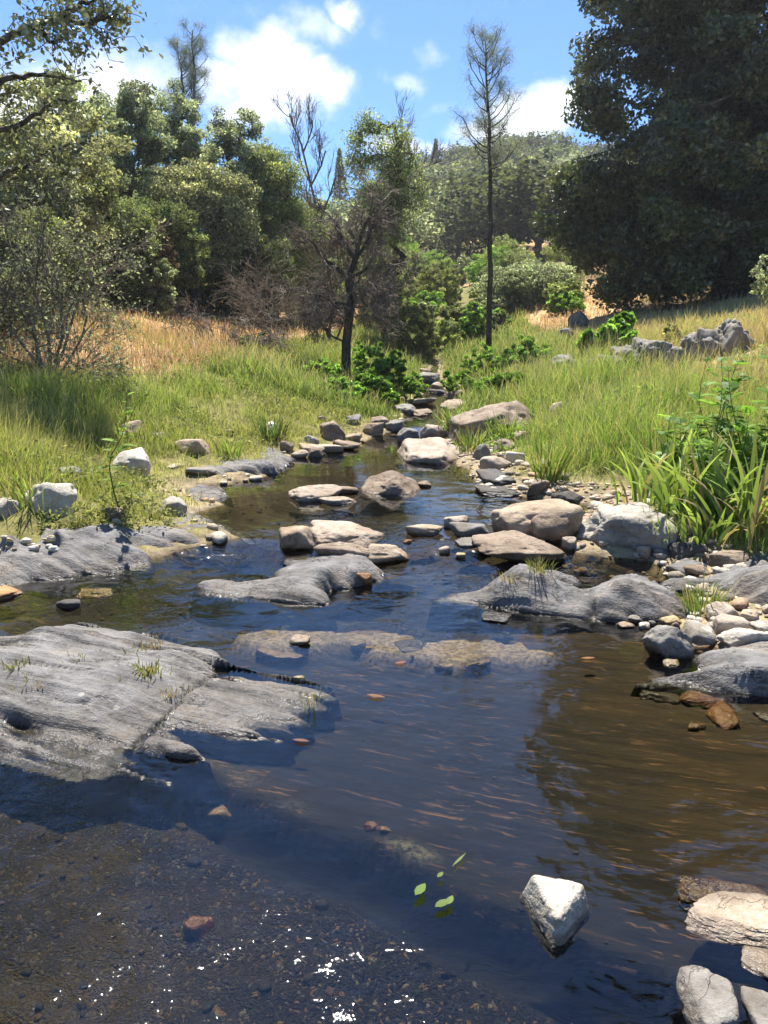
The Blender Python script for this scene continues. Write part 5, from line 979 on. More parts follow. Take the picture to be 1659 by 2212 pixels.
# ---- the near oak whose branch hangs in at the top left
def overhang():
    rg = np.random.default_rng(701); B = np.array([-8.6, 10., 0.]); B[2] = float(ground(B[0], B[1])[0])-.1
    root = empty('oak_tree', B, 'near oak reaching in at the upper left with a leafy branch against the sky', 'tree')
    Yb = 10.; tr = np.array([B, B+[.1, .1, 1.8], B+[.3, -.1, 3.6], B+[.3, -.2, 6.5], B+[.2, 0, 9.]])
    limbs = [[tr[2], at(-150, 150, Yb), at(0, 88, Yb), at(70, 55, Yb), at(130, 38, Yb), at(190, 55, Yb-.2), at(245, 95, Yb-.3)],
             [at(70, 55, Yb), at(95, 75, Yb-.2), at(120, 100, Yb-.3)], [at(130, 38, Yb), at(170, 10, Yb), at(235, -10, Yb)], [at(190, 55, Yb-.2), at(215, 40, Yb), at(250, 30, Yb)],
             [tr[2], at(-160, 240, Yb), at(-40, 190, Yb), at(40, 165, Yb), at(110, 165, Yb), at(175, 175, Yb-.1)],
             [tr[2], at(-160, 300, Yb+.4), at(-20, 290, Yb+.4), at(60, 260, Yb+.4), at(120, 215, Yb+.4), at(165, 215, Yb+.4)], [tr[2], at(-120, 420, Yb+.6), at(0, 380, Yb+.6), at(80, 345, Yb+.6), at(150, 310, Yb+.6)],
             [tr[3], at(-320, -160, Yb), at(-200, -230, Yb), at(-60, -260, Yb), at(40, -300, Yb)], [tr[4], tr[4]+[1.4, .5, 1.], tr[4]+[2.9, .5, 1.9]], [tr[4], tr[4]+[1.4, -.5, 1.4], tr[4]+[2.7, -.9, 2.6]], [tr[4], tr[4]+[1.2, 1, .6], tr[4]+[2.6, 1.5, 1.]], [tr[4], tr[4]+[.9, -1, .5], tr[4]+[1.8, -1.9, .6]], [tr[3], tr[3]+[1.2, -1.5, .9], tr[3]+[2., -2.6, 1.2]],
             [tr[3], tr[3]+[-1, 1.2, .8], tr[3]+[-1.8, 1.9, 1.2]], [tr[4], tr[4]+[-.6, .3, 1.2], tr[4]+[-.9, .8, 2.2]], [tr[3], tr[3]+[1.0, 1.2, .6], tr[3]+[2.3, 2.0, .8]]]
    mb = MB(); tube(mb, tr, [.26, .2, .17, .12, .07], 10); mt = MB(); ml = MB(); lc = []
    for i, l in enumerate(limbs):
        P = np.array(l); tt = np.linspace(0, len(P)-1, 5*len(P)); Q = np.stack([np.interp(tt, np.arange(len(P)), P[:, k]) for k in range(3)], 1); Q[1:] += rg.normal(size=(len(Q)-1, 3))*.012
        tube(mb, Q, np.linspace(.045 if i in (1, 2, 3) else .06, .010, len(Q)), 6)
        big = i >= 7
        for k in range(34 if big else 21):
            f = rg.uniform(.3 if i in (0, 4, 5, 6) else .1, 1); p = Q[int(f*(len(Q)-1))]; d = nrm(rg.normal(size=3)*[1, 1, .8]+nrm(Q[-1]-Q[0])*.7)
            L = rg.uniform(.18, .5)*(2.2 if big else 1); e = p+d*L; W = curve(p, e, 5, rg, .12, .05); tube(mt, W, np.linspace(.007, .003, 5), 3)
            m = rg.integers(8, 17)*(4 if big else 1); c = W[rg.integers(2, 5, m)]+rg.normal(size=(m, 3))*(.16 if big else .055); lc.append((c, big))
    for c, big in lc: leaves(ml, c, None, .12 if big else .078, rg, pal([(.11, .135, .065), (.17, .195, .10), (.27, .29, .18)], len(c), rg, .25), None, .4, .62)
    mb.build('trunk', M_BARK, root, B); mt.build('twigs', M_BARK, root, B); ml.build('crown', M_OAK, root, B, smooth=False)
overhang()
# ------------------------------------------------------------------ grass and herbs
def blades(mb, base, L, W, az, phi0, bend, c0, c1, segs=3, rg=None, face=None):
    n = len(base); t = np.linspace(0, 1, segs+1)[None]; ph = phi0[:, None]+bend[:, None]*t
    ds = (L/segs)[:, None]; hx = np.concatenate([np.zeros((n, 1)), np.cumsum(np.sin((ph[:, :-1]+ph[:, 1:])/2)*ds, 1)], 1); hz = np.concatenate([np.zeros((n, 1)), np.cumsum(np.cos((ph[:, :-1]+ph[:, 1:])/2)*ds, 1)], 1)
    Pc = base[:, None]+np.stack([hx*np.cos(az)[:, None], hx*np.sin(az)[:, None], hz], -1)
    fa = az+math.pi/2 if face is None else face
    sd = np.stack([np.cos(fa), np.sin(fa), 0*fa], -1)[:, None]*W[:, None, None]*(np.minimum(1, (1-t)*2.2)*(.55+.45*np.minimum(1, t*3)))[..., None]*.5
    Lf = Pc-sd; Rt = Pc+sd; V = np.stack([Lf, Rt], 2).reshape(n, -1, 3); m = 2*(segs+1)
    k = np.arange(segs)*2; q = np.stack([k, k+1, k+3, k+2], 1); Q = (q[None]+(np.arange(n)*m)[:, None, None]).reshape(-1, 4)
    tc = np.repeat(t, 2, 1).reshape(1, -1)[..., None]; tc = np.stack([t, t], 2).reshape(1, -1, 1)
    col = c0[:, None]*(1-tc)+c1[:, None]*tc
    mb.add(V.reshape(-1, 3), Q, col=col.reshape(-1, 3))
def clear_of_rocks(x, y, k=.85):
    ok = np.ones(len(x), bool)
    for (a, b, sa, sb) in ROCKSPOTS: ok &= ((x-a)/(sa*k))**2+((y-b)/(sb*k))**2 > 1
    return ok
def meadow(name, n, seed, xr, yr, dens, hgt, colf, mat, wid=.0038, bend=(.6, .6), step=60000):
    rg = np.random.default_rng(seed); got = []; cnt = 0
    while cnt < n:
        y = yr[0]+(yr[1]-yr[0])*rg.random(step)**1.25; x = rg.uniform(0, 1, step); x = (xr[0]+(xr[1]-xr[0])*x)*(y*.55+1.0)
        z, d, vw, hl = ground(x, y, True); p = dens(x, y, d, rg); k = rg.random(step) < p; k[k] &= clear_of_rocks(x[k], y[k])
        got.append(np.stack([x, y, z, d], 1)[k]); cnt += k.sum()
    A = np.concatenate(got)[:n]; x, y, z, d = A.T
    L = hgt(x, y, d, rg); tall = rg.random(n) < .12; L = np.where(tall, np.maximum(L*1.55, .12), L); W = wid*(.55+y/9)*rg.uniform(.7, 1.4, n); c0, c1 = colf(x, y, d, rg); c1[tall] = np.array([.56, .47, .27]); W[tall] *= .8
    mb = MB(); blades(mb, np.stack([x, y, z-.01], 1), L, W, rg.uniform(0, 6.28, n), np.abs(rg.normal(size=n))*.14, np.abs(rg.normal(bend[0], bend[1], n)), c0, c1, 3, rg, rg.uniform(-.9, .9, n))
    o = mb.build(name, mat); tag(o, kind='stuff'); return o
def lerp(a, b, f): return np.array(a)+(np.array(b)-np.array(a))*np.asarray(f)[:, None]
# left bank: fresh green, yellower and shorter near the rocks
def dl(x, y, d, rg): return np.where((x < xcen(y)) & (d > .06), (.15+.85*sst(d+.5*n2(x, y, 1.5, 201, 3), .3, .9))*(1-.9*sst(y+4*n2(x, y, .5, 202, 3), 8.4, 10.2)*sst(d, 2.0, 3.0))*(.12+1.2*sst(n2(x, y, 1.1, 203, 4), -.13, .10)), 0)
def hl_(x, y, d, rg): return (.06+.30*sst(d, .1, 2.0)*np.clip(.7+2.0*n2(x, y, .9, 204, 4), .25, 1.4)*(1-.45*sst(y, 8.5, 11)))*rg.uniform(.55, 1.3, len(x))
def cl_(x, y, d, rg):
    f = np.clip(sst(d+1.2*n2(x, y, .8, 205, 3), .5, 2.4)+1.3*n2(x, y, 1.3, 206, 3)+.3*rg.normal(size=len(x)), 0, 1); v = np.exp(rg.normal(size=(len(x), 1))*.2)
    c0 = lerp((.25, .265, .07), (.15, .23, .05), f)*v; c1 = lerp((.43, .43, .15), (.33, .43, .115), f)*v; st = rg.random(len(x)) < .16; c1[st] = np.array([.42, .36, .2])*v[st]; return c0, c1
meadow('bank_grass', 78000, 21, (-1.25, .2), (4.5, 20), dl, hl_, cl_, M_GRASS)
# right bank: tall, green below, tan seed heads higher up
def dr_(x, y, d, rg): return np.where((x > xcen(y)) & (d > .25), sst(d+.6*n2(x, y, 1.3, 211, 3), .45, 1.0)*(.12+1.2*sst(n2(x, y, 1.1, 213, 4), -.16, .08)), 0)
def hr_(x, y, d, rg): return (.10+.38*sst(d, .4, 1.5)*np.clip(.85+1.6*n2(x, y, .9, 214, 4), .3, 1.4)*(1-.55*sst(d, 2.2, 4.2))*(1-.6*sst(y, 13, 16)*sst(d, 3.2, 2.)))*rg.uniform(.55, 1.3, len(x))
def cr_(x, y, d, rg):
    f = np.clip(sst(d+1.5*n2(x, y, .6, 215, 3), 2.5, 4.8)+.8*n2(x, y, 1.2, 216, 3)+.22*rg.normal(size=len(x)), 0, 1); v = np.exp(rg.normal(size=(len(x), 1))*.2)
    c0 = lerp((.125, .22, .035), (.33, .285, .12), f)*v; c1 = lerp((.28, .41, .085), (.58, .48, .25), f)*v; st = rg.random(len(x)) < .3; c1[st] = np.array([.54, .44, .24])*v[st]; return c0, c1
meadow('bank_grass', 100000, 22, (-.05, 1.35), (4.6, 22), dr_, hr_, cr_, M_GRASS)
# dry grass on the slopes
def dd_(x, y, d, rg): return np.where(d > 2.2, sst(np.where(x < xcen(y), d+(y-11)*.3, d), 2.2, 3.4)*np.where(x < xcen(y), sst(y, 8.2, 10.2), 1)*(.25+1.0*sst(n2(x, y, .8, 222, 3), -.15, .1)), 0)
def hd_(x, y, d, rg): return rg.uniform(.12, .42, len(x))*(1+.3*n2(x, y, 1, 221, 2))*(1-.35*sst(y, 13, 17))
def cd_(x, y, d, rg):
    v = np.exp(rg.normal(size=(len(x), 1))*.2); f = sst(x-xcen(y), -1, 1); c0 = lerp((.38, .25, .135), (.38, .29, .15), f)*v; c1 = lerp((.60, .43, .26), (.62, .49, .29), f)*v; return c0, c1
meadow('dry_grass', 70000, 23, (-1.15, 1.35), (8, 42), dd_, hd_, cd_, M_DRY, .0055)
# valley floor rushes either side of the narrow stream
def dv_(x, y, d, rg): return np.where((d > .06) & (d < 3.2), 1., 0)
def hv_(x, y, d, rg): return rg.uniform(.1, .36, len(x))*sst(d, 0, .5)+.05
def cv_(x, y, d, rg): v = np.exp(rg.normal(size=(len(x), 1))*.22); f = rg.random(len(x)); return lerp((.09, .15, .03), (.14, .19, .05), f)*v, lerp((.22, .31, .075), (.36, .38, .16), f)*v
meadow('valley_grass', 30000, 24, (-.35, .75), (11.5, 34), dv_, hv_, cv_, M_GRASS, .006)

def tuft(name, label, px, py, n, L, W, seed, c=((.10, .16, .035), (.24, .30, .08)), bend=(.6, .4), cat='grass tuft', group=None, onslab=False, segs=4, spread=.05, pos=None, dryf=.15):
    rg = np.random.default_rng(seed); p = pos if pos is not None else (slab_hit(px, py) if onslab else hit(px, py))
    b = rg.normal(size=(n, 3))*[spread, spread, 0]; az = np.arctan2(b[:, 1], b[:, 0])+rg.normal(size=n)*.7
    v = np.exp(rg.normal(size=(n, 1))*.2); f = rg.random((n, 1)); c0 = np.array(c[0])*v; c1 = np.array(c[1])*v; dr = rg.random(n) < dryf; c1[dr] = np.array([.42, .34, .18]); c0[dr] = np.array([.28, .21, .1])
    mb = MB(); blades(mb, b-[0, 0, .01], L*rg.uniform(.5, 1.15, n), W*rg.uniform(.7, 1.3, n), az, np.abs(rg.normal(size=n))*.22, np.abs(rg.normal(bend[0], bend[1], n)), c0, c1, segs, rg, rg.uniform(-.8, .8, n))
    o = mb.build(name, M_GRASS, origin=(0, 0, 0)); o.location = p; tag(o, label, cat, group); return o
DRY = ((.20, .13, .06), (.36, .27, .13)); MIX = ((.12, .14, .04), (.27, .27, .10))
GT = 'grass tufts rooted in the schist'
def herbs(name, n, seed, side, p, leaf, hmax):
    rg = np.random.default_rng(seed); y = 5+12*rg.random(60000); x = rg.uniform(-1.2, 1.3, 60000)*(y*.55+1); z, d, _, _ = ground(x, y, True)
    m = n2(x, y, 1.1, seed, 3); k = (d > .35) & (d < 6) & (np.where(x > xcen(y), 1, -1) == side) & (m > .07); k[k] &= clear_of_rocks(x[k], y[k]); idx = np.where(k)[0][:n//6]
    c = np.repeat(np.stack([x, y, z], 1)[idx], 6, 0)+rg.normal(size=(len(idx)*6, 3))*[.05, .05, 0]; c[:, 2] += rg.random(len(c))*hmax*(.4+4*np.repeat(m[idx]-.05, 6)); mb = MB()
    leaves(mb, c, None, leaf, rg, pal(PAL[p], len(c), rg, .3), None, .6, .4); tag(mb.build(name, M_LEAF, smooth=False), kind='stuff')
herbs('bank_herbs', 20000, 231, -1, 'yellow', .045, .17); herbs('bank_herbs', 16000, 232, 1, 'herb', .05, .26)
tuft('grass_tuft', 'round mossy green tuft on the middle of the broad schist slab', 318, 1455, 120, .05, .005, 1, MIX, onslab=True, spread=.035, group=GT)
tuft('grass_tuft', 'thin dry tuft at the back rim of the broad schist slab', 170, 1430, 24, .035, .004, 2, MIX, onslab=True, spread=.028, group=GT)
tuft('grass_tuft', 'green and rusty tuft near the left end of the broad schist slab', 40, 1440, 50, .045, .005, 3, MIX, onslab=True, spread=.03, group=GT)
tuft('grass_tuft', 'rusty dry tuft below the green and rusty one on the broad slab', 70, 1475, 40, .035, .004, 4, DRY, onslab=True, spread=.03, group=GT)
tuft('grass_tuft', 'reddish tuft in the joint on the broad slab right of the mossy one', 378, 1500, 36, .045, .004, 5, DRY, onslab=True, spread=.028, group=GT)
tuft('grass_tuft', 'sparse tuft at the notch on the far side of the broad slab', 300, 1405, 22, .05, .004, 6, MIX, onslab=True, spread=.03, group=GT)
tuft('grass_tuft', 'thin tuft on the far rim near the notch of the broad slab', 345, 1405, 18, .045, .004, 7, DRY, onslab=True, spread=.03, group=GT)
tuft('grass_tuft', 'few thin blades in the water at the eastern tip of the broad slab', 678, 1525, 9, .14, .004, 8, MIX, spread=.02, group=GT)
tuft('grass_tuft', 'straw tuft on the higher crest of the humped fin', 1165, 1240, 70, .11, .0045, 9, MIX, onslab=True, spread=.03, group=GT)
tuft('grass_tuft', 'rusty tuft in the crack on the left flank of the humped fin', 1105, 1258, 60, .06, .004, 10, DRY, onslab=True, spread=.035, group=GT)
tuft('grass_tuft', 'green upright tuft between the fin tail and the stone pile', 1512, 1325, 90, .24, .006, 11, spread=.05, group=GT)
tuft('grass_tuft', 'green tuft on the right of the left ledge close to its tip', 474, 1172, 60, .07, .005, 12, onslab=True, spread=.03, group=GT)
tuft('grass_tuft', 'dry grass fringe on the top of the left ledge', 330, 1125, 160, .09, .005, 13, MIX, onslab=True, spread=.03, group=GT)
tuft('grass_tuft', 'small yellow-green tuft on the left ledge beside white pebbles', 170, 1140, 120, .09, .005, 14, MIX, onslab=True, spread=.03, group=GT)
tuft('sedge_clump', 'dark sedge tuft in front of the white standing stone', 588, 950, 110, .38, .011, 15, ((.04, .08, .02), (.12, .19, .06)), (.5, .3), 'sedge', spread=.07)
tuft('sedge_clump', 'green sedge clump growing on the largest pale grey boulder side', 1428, 1172, 110, .30, .007, 16, spread=.05, cat='sedge', bend=(.7, .4))
tuft('sedge_clump', 'sedge clump in the gravel beside the brown gravel rock', 1096, 952, 90, .40, .010, 17, spread=.08, cat='sedge', bend=(.5, .3))
tuft('sedge_clump', 'light sedge clump right of the big tilted pinkish slab', 985, 935, 120, .45, .014, 18, ((.10, .19, .04), (.24, .32, .10)), spread=.10, cat='sedge')
tuft('sedge_clump', 'green rush clump over the edge of the big tilted pinkish slab', 1022, 975, 110, .34, .010, 19, spread=.08, cat='sedge')
tuft('sedge_clump', 'broad-bladed clump left of the white boulder above the ledge', 70, 1085, 90, .32, .009, 20, spread=.08, cat='sedge', bend=(.8, .4))
tuft('sedge_clump', 'small bright sedge clump right of the flat tan rock in the grass', 497, 985, 80, .26, .010, 21, ((.14, .2, .05), (.3, .36, .1)), spread=.07, cat='sedge', bend=(.7, .4))
tuft('sedge_clump', 'green blade clump at the dark wet slab on the right pool edge', 1185, 1040, 90, .45, .014, 22, spread=.07, cat='sedge', bend=(.5, .4))
for i, (px, py, L, lab) in enumerate([(1395, 1090, .62, 'broad-leaved grass clump leaning out over the largest pale grey boulder'), (1470, 1110, .72, 'broad-leaved grass clump with bent yellowing blades under the tall leafy weed'), (1550, 1120, .78, 'tall broad-leaved grass clump right of the tall leafy weed'), (1610, 1160, .72, 'big-bladed grass clump above the layered brown rock'), (1655, 1150, .85, 'broad-leaved grass clump cut by the right edge'), (1520, 1165, .4, 'short pale broad-leaved clump at the roots above the dark greenish rock'), (1445, 1060, .7, 'upright broad-leaved clump behind the leaning one')]):
    tuft('reed_clump', lab, px, py, 34, L, .030, 40+i, ((.12, .20, .04), (.32, .39, .115)), (1.0, .6), 'reed clump', segs=7, spread=.10, dryf=.14)
# leafy weeds: one stem, pairs of cut leaves
def weed(label, px, py, H, nl, leafL, seed, pos=None, stems=1, p='herb', group=None):
    rg = np.random.default_rng(seed); B = hit(px, py) if pos is None else pos; root = empty('leafy_weed', B, label, 'weed', group); ms = MB(); ml = MB()
    for s in range(stems):
        b0 = B+np.array([rg.normal()*.09, rg.normal()*.09, 0])*(stems > 1); h = H*rg.uniform(.72, 1.05) if stems > 1 else H
        P = curve(b0-[0, 0, .03], b0+np.array([rg.normal()*.16*h, rg.normal()*.12*h, h]), 8, rg, .05); tube(ms, P, np.linspace(.0065, .002, 8), 5)
        for k in range(nl):
            f = .15+.85*(k+.5)/nl; q = np.array([np.interp(f*7, np.arange(8), P[:, j]) for j in range(3)]); a = k*2.4+rg.normal()*.5; l = leafL*(1.15-.7*f)*rg.uniform(.6, 1.3); el = .1+.6*f+rg.normal()*.25
            d = np.array([math.cos(a)*math.cos(el), math.sin(a)*math.cos(el), math.sin(el)]); sd = np.array([-math.sin(a), math.cos(a), 0]); up = np.cross(sd, d)
            cc = pal(PAL[p], 1, rg, .15)
            for (t0, t1, off, wd) in ((.0, 1., 0, .30), (.25, .6, .34, .22), (.25, .6, -.34, .22), (.45, .84, .30, .2), (.45, .84, -.30, .2), (.62, .98, .18, .16), (.62, .98, -.18, .16)):
                A = q+d*l*t0-np.array([0, 0, .35*l*t0**2]); E = q+d*l*t1+sd*off*l-np.array([0, 0, .35*l*t1**2]); M = (A+E)/2; w_ = np.cross(nrm(E-A), up)*wd*l*.5
                ml.add(np.stack([A, M+w_, E, M-w_]), [[0, 1, 2, 3]], col=np.repeat(cc, 4, 0))
    ms.build('stem', M_STEM, root, B); ml.build('foliage', M_HERB, root, B, smooth=False); return root
weed('tall thin single-stemmed weed with cut leaves in front of the white boulder', 262, 1112, .92, 22, .16, 61)
weed('tall dense leafy weed in the right grass, topmost of the group', 1545, 1050, 1.05, 17, .30, 62, stems=5, p='bright')
weed('leafy weed left of the tall dense one in the right grass', 1470, 1060, .72, 13, .28, 63, stems=4, p='bright')
weed('leafy weed at the right edge among tall grass', 1640, 1050, .95, 15, .28, 64, stems=4, p='bright')
weed('leafy weed in front of the tall dense one above the reed blades', 1530, 1100, .7, 13, .28, 65, stems=4, p='bright')
# leaves lying on the water
def float_leaf(px, py, L, ang, col, label, cat='leaf', wid=.5):
    p = gp(px, py, .006); c, s = math.cos(ang), math.sin(ang); t = np.array([0, .25, .55, .8, 1.])-.5; w_ = np.array([.02, .8, 1., .6, .02])*wid*.5
    V = np.concatenate([np.stack([t*L*c-k*w_*L*s, t*L*s+k*w_*L*c, .001+.03*L*k*k+0*t], 1) for k in (-1, 0, 1)]); Q = [[r*5+i, r*5+i+1, (r+1)*5+i+1, (r+1)*5+i] for r in range(2) for i in range(4)]
    mb = MB(); mb.add(V, Q, col=col); o = mb.build('fallen_leaf', M_LEAF, origin=(0, 0, 0)); o.location = p; tag(o, label, cat, 'leaves on the water')
float_leaf(908, 1922, .058, 1.0, (.16, .26, .04), 'narrow green leaf floating alone over the sunken ledge')
float_leaf(955, 1952, .052, .6, (.15, .22, .04), 'green leaf floating as the left one of a touching pair')
float_leaf(972, 1945, .040, 1.1, (.20, .28, .06), 'green leaf floating as the right one of a touching pair')
float_leaf(951, 1890, .030, .9, (.17, .24, .05), 'tiny green leaf floating above the touching pair')
float_leaf(992, 1858, .075, .9, (.24, .30, .10), 'thin green grass blade floating above the green leaves', 'grass blade', .12)
float_leaf(812, 1504, .085, -.35, (.26, .13, .06), 'long orange brown leaf drifting off the broad slab', 'leaf', .3)
float_leaf(650, 1600, .07, -.2, (.22, .10, .06), 'dark red brown leaf drifting near the tip of the broad slab', 'leaf', .3)
float_leaf(1270, 1422, .07, .1, (.34, .16, .06), 'orange leaf on dark water left of the grey blunt boulder', 'leaf', .35)
float_leaf(865, 1432, .06, .3, (.30, .12, .07), 'small red leaf near the gravel bar', 'leaf', .4)

# ------------------------------------------------------------------ wooded hill
def crown_mesh(seed, n, L, p):
    rg = np.random.default_rng(seed); mb = MB(); nl = rg.integers(6, 9)
    ls = [((0, 0, .58), (.40, .40, .30))]+[((math.cos(a)*.28, math.sin(a)*.28, rg.uniform(.42, .72)), (.22, .22, .2)) for a in np.arange(nl)/nl*6.28]
    tips = np.concatenate([ell(rg, c, r, 16, .7) for c, r in ls]); tips = tips[tips[:, 2] > .16]; k = rg.integers(0, len(tips), n); c = tips[k]+rg.normal(size=(n, 3))*.055
    cl = pal(PAL[p], len(tips), rg, .16)[k]*np.exp(rg.normal(size=(n, 1))*.2); leaves(mb, c, None, L, rg, cl, nrm(c-[0, 0, .4])*.7, .5, .8)
    m2 = MB(); 
    for a in (0, 2.2, 4.1): tube(m2, np.array([[0, 0, -.12], [.01, 0, .2], [.16*math.cos(a), .16*math.sin(a), .48], [.26*math.cos(a), .26*math.sin(a), .66]]), [.035, .025, .016, .008], 5)
    c_ = mb.mesh('crown', False); c_.materials.append(M_LEAF); t_ = m2.mesh('trunk'); t_.materials.append(M_BARK); return t_, c_
VAR = [crown_mesh(900+i, 2600, .052, p) for i, p in enumerate(('hill', 'hill', 'olive', 'pale', 'hill', 'dark'))]
def hillwood():
    rg = np.random.default_rng(77); pts = []; tries = 0
    while tries < 5000 and len(pts) < 285:
        tries += 1; Y = 61+(215-61)*rg.random()**.85; u = rg.uniform(-.17, .31); x = u*Y; sp = 3.4+Y*.016
        if any((x-a)**2+((Y-b)*.8)**2 < sp*sp for a, b in pts): continue
        z = float(ground(x, Y)[0]); qx, qy, _ = proj([x, Y, z])
        if Y < 90 and ((890 < qx[0] < 1045 and 572 < qy[0] < 640) or (1085 < qx[0] < 1180 and 525 < qy[0] < 566)): continue
        if Y < 72 and 860 < qx[0] < 1100 and qy[0] > 585: continue
        pts.append((x, Y))
    for i, (x, Y) in enumerate(pts):
        k = rg.integers(0, 6) if Y > 75 else rg.integers(0, 5); H = rg.uniform(2.6, 7.4)*(1+Y/600); z = float(ground(x, Y)[0])
        r = empty('oak_tree', (x, Y, z), 'small round grey-green oak in the wood on the far hillside', 'tree', 'oaks of the far hillside wood'); s = H*rg.uniform(.9, 1.6)
        r.scale = (s, s, H); r.rotation_euler = (0, 0, rg.uniform(0, 6.28))
        for me, nm in zip(VAR[k], ('trunk', 'crown')):
            o = bpy.data.objects.new(nm, me); C.objects.link(o); o.parent = r
    # low brush between the trees
    n = 60000; Y = 56+190*rg.random(n)**.8; x = rg.uniform(-.2, .36, n)*Y; z = ground(x, Y); qx, qy, _ = proj(np.stack([x, Y, z], 1))
    k = ~((Y < 95) & (((qx > 880) & (qx < 1050) & (qy > 568) & (qy < 640)) | ((qx > 1080) & (qx < 1185) & (qy > 522) & (qy < 570)))) & ~((Y < 60) & (qx > 860) & (qx < 1100))
    c = np.stack([x, Y, z], 1)[k]; c[:, 2] += rg.random(len(c))*1.3; mb = MB(); leaves(mb, c, None, .34, rg, pal(PAL['hill'], len(c), rg, .3), None, .6, .8); tag(mb.build('hillside_brush', M_LEAF, smooth=False), kind='stuff')
    for px, Yp, top, lab in ((1178-115, 190, 290, ''), (1110-15, 185, 290, 'lone dark conifer on the far ridge right of the tall pine'), (935, 175, 300, 'pointed dark conifer on the far ridge left of the tall pine'), (738, 120, 322, 'dark conifer seen between the dead tree and the thin green tree')):
        if not lab: continue
        b = at(px, 700, Yp); b[2] = float(ground(b[0], b[1])[0]); tp = at(px, top, Yp); H = max(tp[2]-b[2], 4.); root = empty('conifer_tree', b, lab, 'tree'); m = 1500; t_ = rg.random(m)**.7; a = rg.uniform(0, 6.28, m); rr = H*.17*(1-t_)*np.sqrt(rg.random(m))+.1
        cc = np.stack([rr*np.cos(a), rr*np.sin(a), H*(.15+.85*t_)], 1); ml = MB(); leaves(ml, cc, None, .5, rg, pal(PAL['dark'], m, rg, .25), None, .2, .5); ml.build('crown', M_LEAF, root, (0, 0, 0), smooth=False).location = (0, 0, 0)
        mt = MB(); tube(mt, [[0, 0, -.3], [0, 0, H*.5], [0, 0, H]], [.22, .14, .03], 6); mt.build('trunk', M_BARK, root, (0, 0, 0))
hillwood()
# ------------------------------------------------------------------ sky, sun, camera
SUN_EL, SUN_AZ = R(64), R(-6)
sc = bpy.context.scene
w = bpy.data.worlds.new('World'); sc.world = w; w.use_nodes = True
nt = w.node_tree; nt.nodes.clear()
class WT(NT):
    def __init__(s, t): s.t = t; s.out = t.nodes.new('ShaderNodeOutputWorld')
t = WT(nt)
sky = t.n('ShaderNodeTexSky', sky_type='NISHITA', sun_disc=False, sun_elevation=SUN_EL, sun_rotation=SUN_AZ, altitude=1200, air_density=1.0, dust_density=.25, ozone_density=3.0).outputs[0]
d = t.n('ShaderNodeTexCoord').outputs['Generated']
s3 = t.n('ShaderNodeSeparateXYZ', {0: d})
yy = t.math('MAXIMUM', s3.outputs[1], .02)
uv = t.n('ShaderNodeCombineXYZ', {0: t.math('DIVIDE', s3.outputs[0], yy), 1: t.math('DIVIDE', s3.outputs[2], yy), 2: 0.}).outputs[0]
wn = t.n('ShaderNodeTexNoise', {'Vector': d, 'Scale': 9., 'Detail': 5., 'Roughness': .6}).outputs['Color']
wv = t.n('ShaderNodeVectorMath', {0: t.n('ShaderNodeVectorMath', {0: wn, 1: (.5, .5, .5)}, operation='SUBTRACT').outputs[0], 1: (.11, .09, 0)}, operation='MULTIPLY').outputs[0]
uvw = t.n('ShaderNodeVectorMath', {0: uv, 1: wv}, operation='ADD').outputs[0]
def puv(px, py): q = rdir(px, py); return q[0]/q[1], q[2]/q[1]
CL = [(540, 120, 110, 70, 1), (500, 185, 120, 60, 1), (610, 160, 90, 60, 1), (600, 205, 170, 62, 1.15), (680, 195, 85, 58, 1.1), (560, 250, 150, 48, .9), (640, 60, 80, 55, .6), (735, 25, 50, 38, .95), (690, 70, 70, 50, .6),
      (310, 150, 130, 60, .75), (230, 200, 130, 110, 1.), (500, 20, 150, 40, .35), (880, 160, 60, 34, .62), (930, 108, 60, 34, .5), (830, 60, 50, 50, .28), (960, 225, 70, 22, .4),
      (1150, 245, 130, 50, 1.1), (1080, 285, 120, 35, .9), (1230, 215, 120, 50, 1.), (1000, 320, 130, 25, .7), (860, 318, 110, 36, .8), (1170, 150, 26, 14, .35), (60, 250, 160, 130, .9), (150, 110, 100, 60, .4), (1340, 110, 60, 90, .3)]
m = None
for (px, py, rx, ry, a) in CL:
    u0, v0 = puv(px, py); ru = rx/F; rv = ry/F
    q = t.n('ShaderNodeVectorMath', {0: uvw, 1: (u0, v0, 0)}, operation='SUBTRACT').outputs[0]
    q = t.n('ShaderNodeVectorMath', {0: q, 1: (1/ru, 1/rv, 0)}, operation='MULTIPLY').outputs[0]
    q = t.n('ShaderNodeVectorMath', {0: q}, operation='LENGTH').outputs['Value']
    q = t.ramp(q, 1.35, .1, 0., a)
    m = q if m is None else t.math('MAXIMUM', m, q)
cn = t.n('ShaderNodeTexNoise', {'Vector': d, 'Scale': 16., 'Detail': 8., 'Roughness': .62}).outputs[0]
dens = t.math('ADD', m, t.math('MULTIPLY', t.math('SUBTRACT', cn, .5), 1.1))
cov = t.ramp(dens, .22, .95, 0., .97)
cn2 = t.n('ShaderNodeTexNoise', {'Vector': d, 'Scale': 3.2, 'Detail': 7., 'Roughness': .6}).outputs[0]
front = t.ramp(s3.outputs[1], .45, .1)
cov2 = t.math('MULTIPLY', t.math('MULTIPLY', t.ramp(cn2, .56, .72), .8), front)
cov = t.math('MAXIMUM', cov, cov2)
ccol = t.mix(t.ramp(dens, .5, 1.4), (6.0, 6.5, 7.1), (8.0, 8.2, 8.3))
skyc = t.mix(1., sky, (.47, .79, 1.07), 'MULTIPLY')
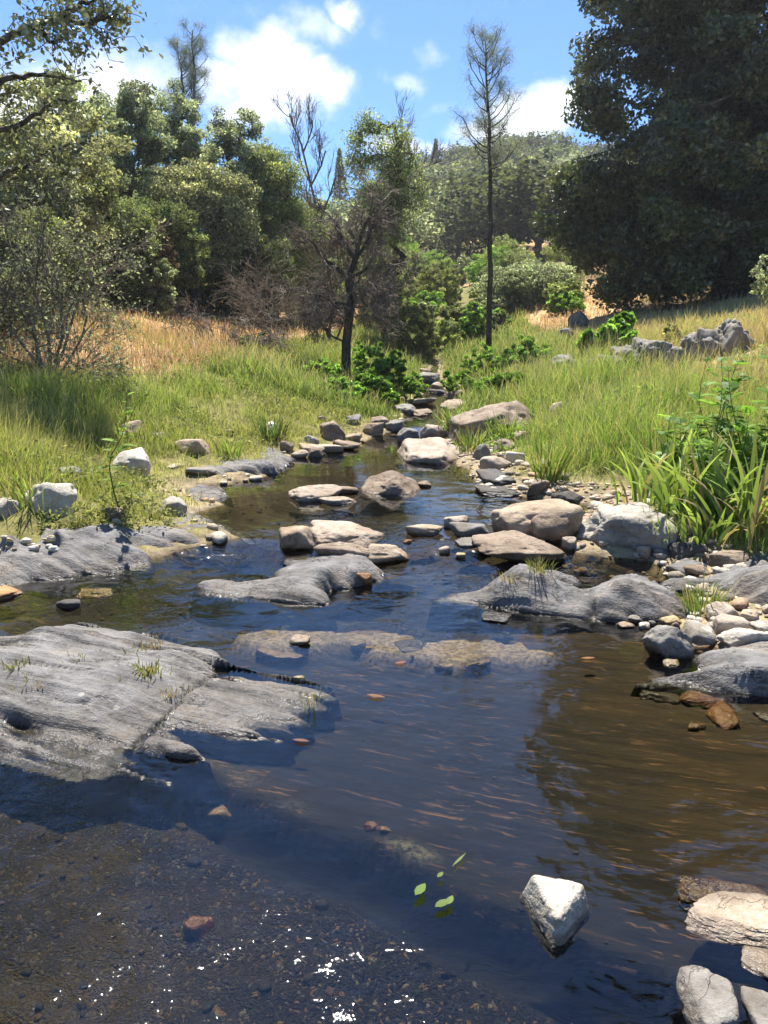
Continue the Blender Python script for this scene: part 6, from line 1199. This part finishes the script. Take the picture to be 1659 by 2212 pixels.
bg = t.n('ShaderNodeBackground', {'Color': t.mix(cov, skyc, ccol), 'Strength': .064})
t.link(bg.outputs[0])
def haze():
    x0, x1, y0, y1, z0, z1 = -340., 340., -30., 330., -3., 75.
    V = [(x, y, z) for z in (z0, z1) for x, y in ((x0, y0), (x1, y0), (x1, y1), (x0, y1))]
    mb = MB(); mb.add(V, [[0, 3, 2, 1], [4, 5, 6, 7], [0, 1, 5, 4], [1, 2, 6, 5], [2, 3, 7, 6], [3, 0, 4, 7]])
    h = NT('haze'); h.link(h.n('ShaderNodeVolumePrincipled', {'Color': (.86, .90, 1, 1), 'Density': HAZE, 'Anisotropy': .35}).outputs[0], 1)
    tag(mb.build('haze', h.m, smooth=False), kind='stuff')
if HAZE > 0: haze()
sl = bpy.data.lights.new('sun', 'SUN'); sl.energy = 4.6; sl.angle = R(.53); sl.color = (1, .94, .85)
so = bpy.data.objects.new('sun', sl); C.objects.link(so)
sd = Vector((math.sin(SUN_AZ)*math.cos(SUN_EL), math.cos(SUN_AZ)*math.cos(SUN_EL), math.sin(SUN_EL)))
so.rotation_euler = sd.to_track_quat('Z', 'Y').to_euler(); so.location = sd*60
cam = bpy.data.cameras.new('camera'); co = bpy.data.objects.new('camera', cam); C.objects.link(co)
co.location = (0, 0, CAMZ); co.rotation_euler = (R(90)-PIT, 0, 0)
cam.sensor_fit = 'VERTICAL'; cam.sensor_height = 36; cam.lens = 27; cam.clip_start = .05; cam.clip_end = 2000
sc.camera = co
sc.view_settings.view_transform = 'Standard'; sc.view_settings.look = 'None'; sc.view_settings.gamma = 1; sc.view_settings.exposure = EXPOSURE
sc.cycles.use_denoising = DENOISE
sc.cycles.max_bounces = 6; sc.cycles.diffuse_bounces = 3; sc.cycles.glossy_bounces = 3; sc.cycles.transmission_bounces = 3; sc.cycles.transparent_max_bounces = 8
sc.cycles.sample_clamp_indirect = 6; sc.cycles.caustics_reflective = False; sc.cycles.caustics_refractive = False
sc.cycles.use_adaptive_sampling = True; sc.cycles.adaptive_threshold = .015
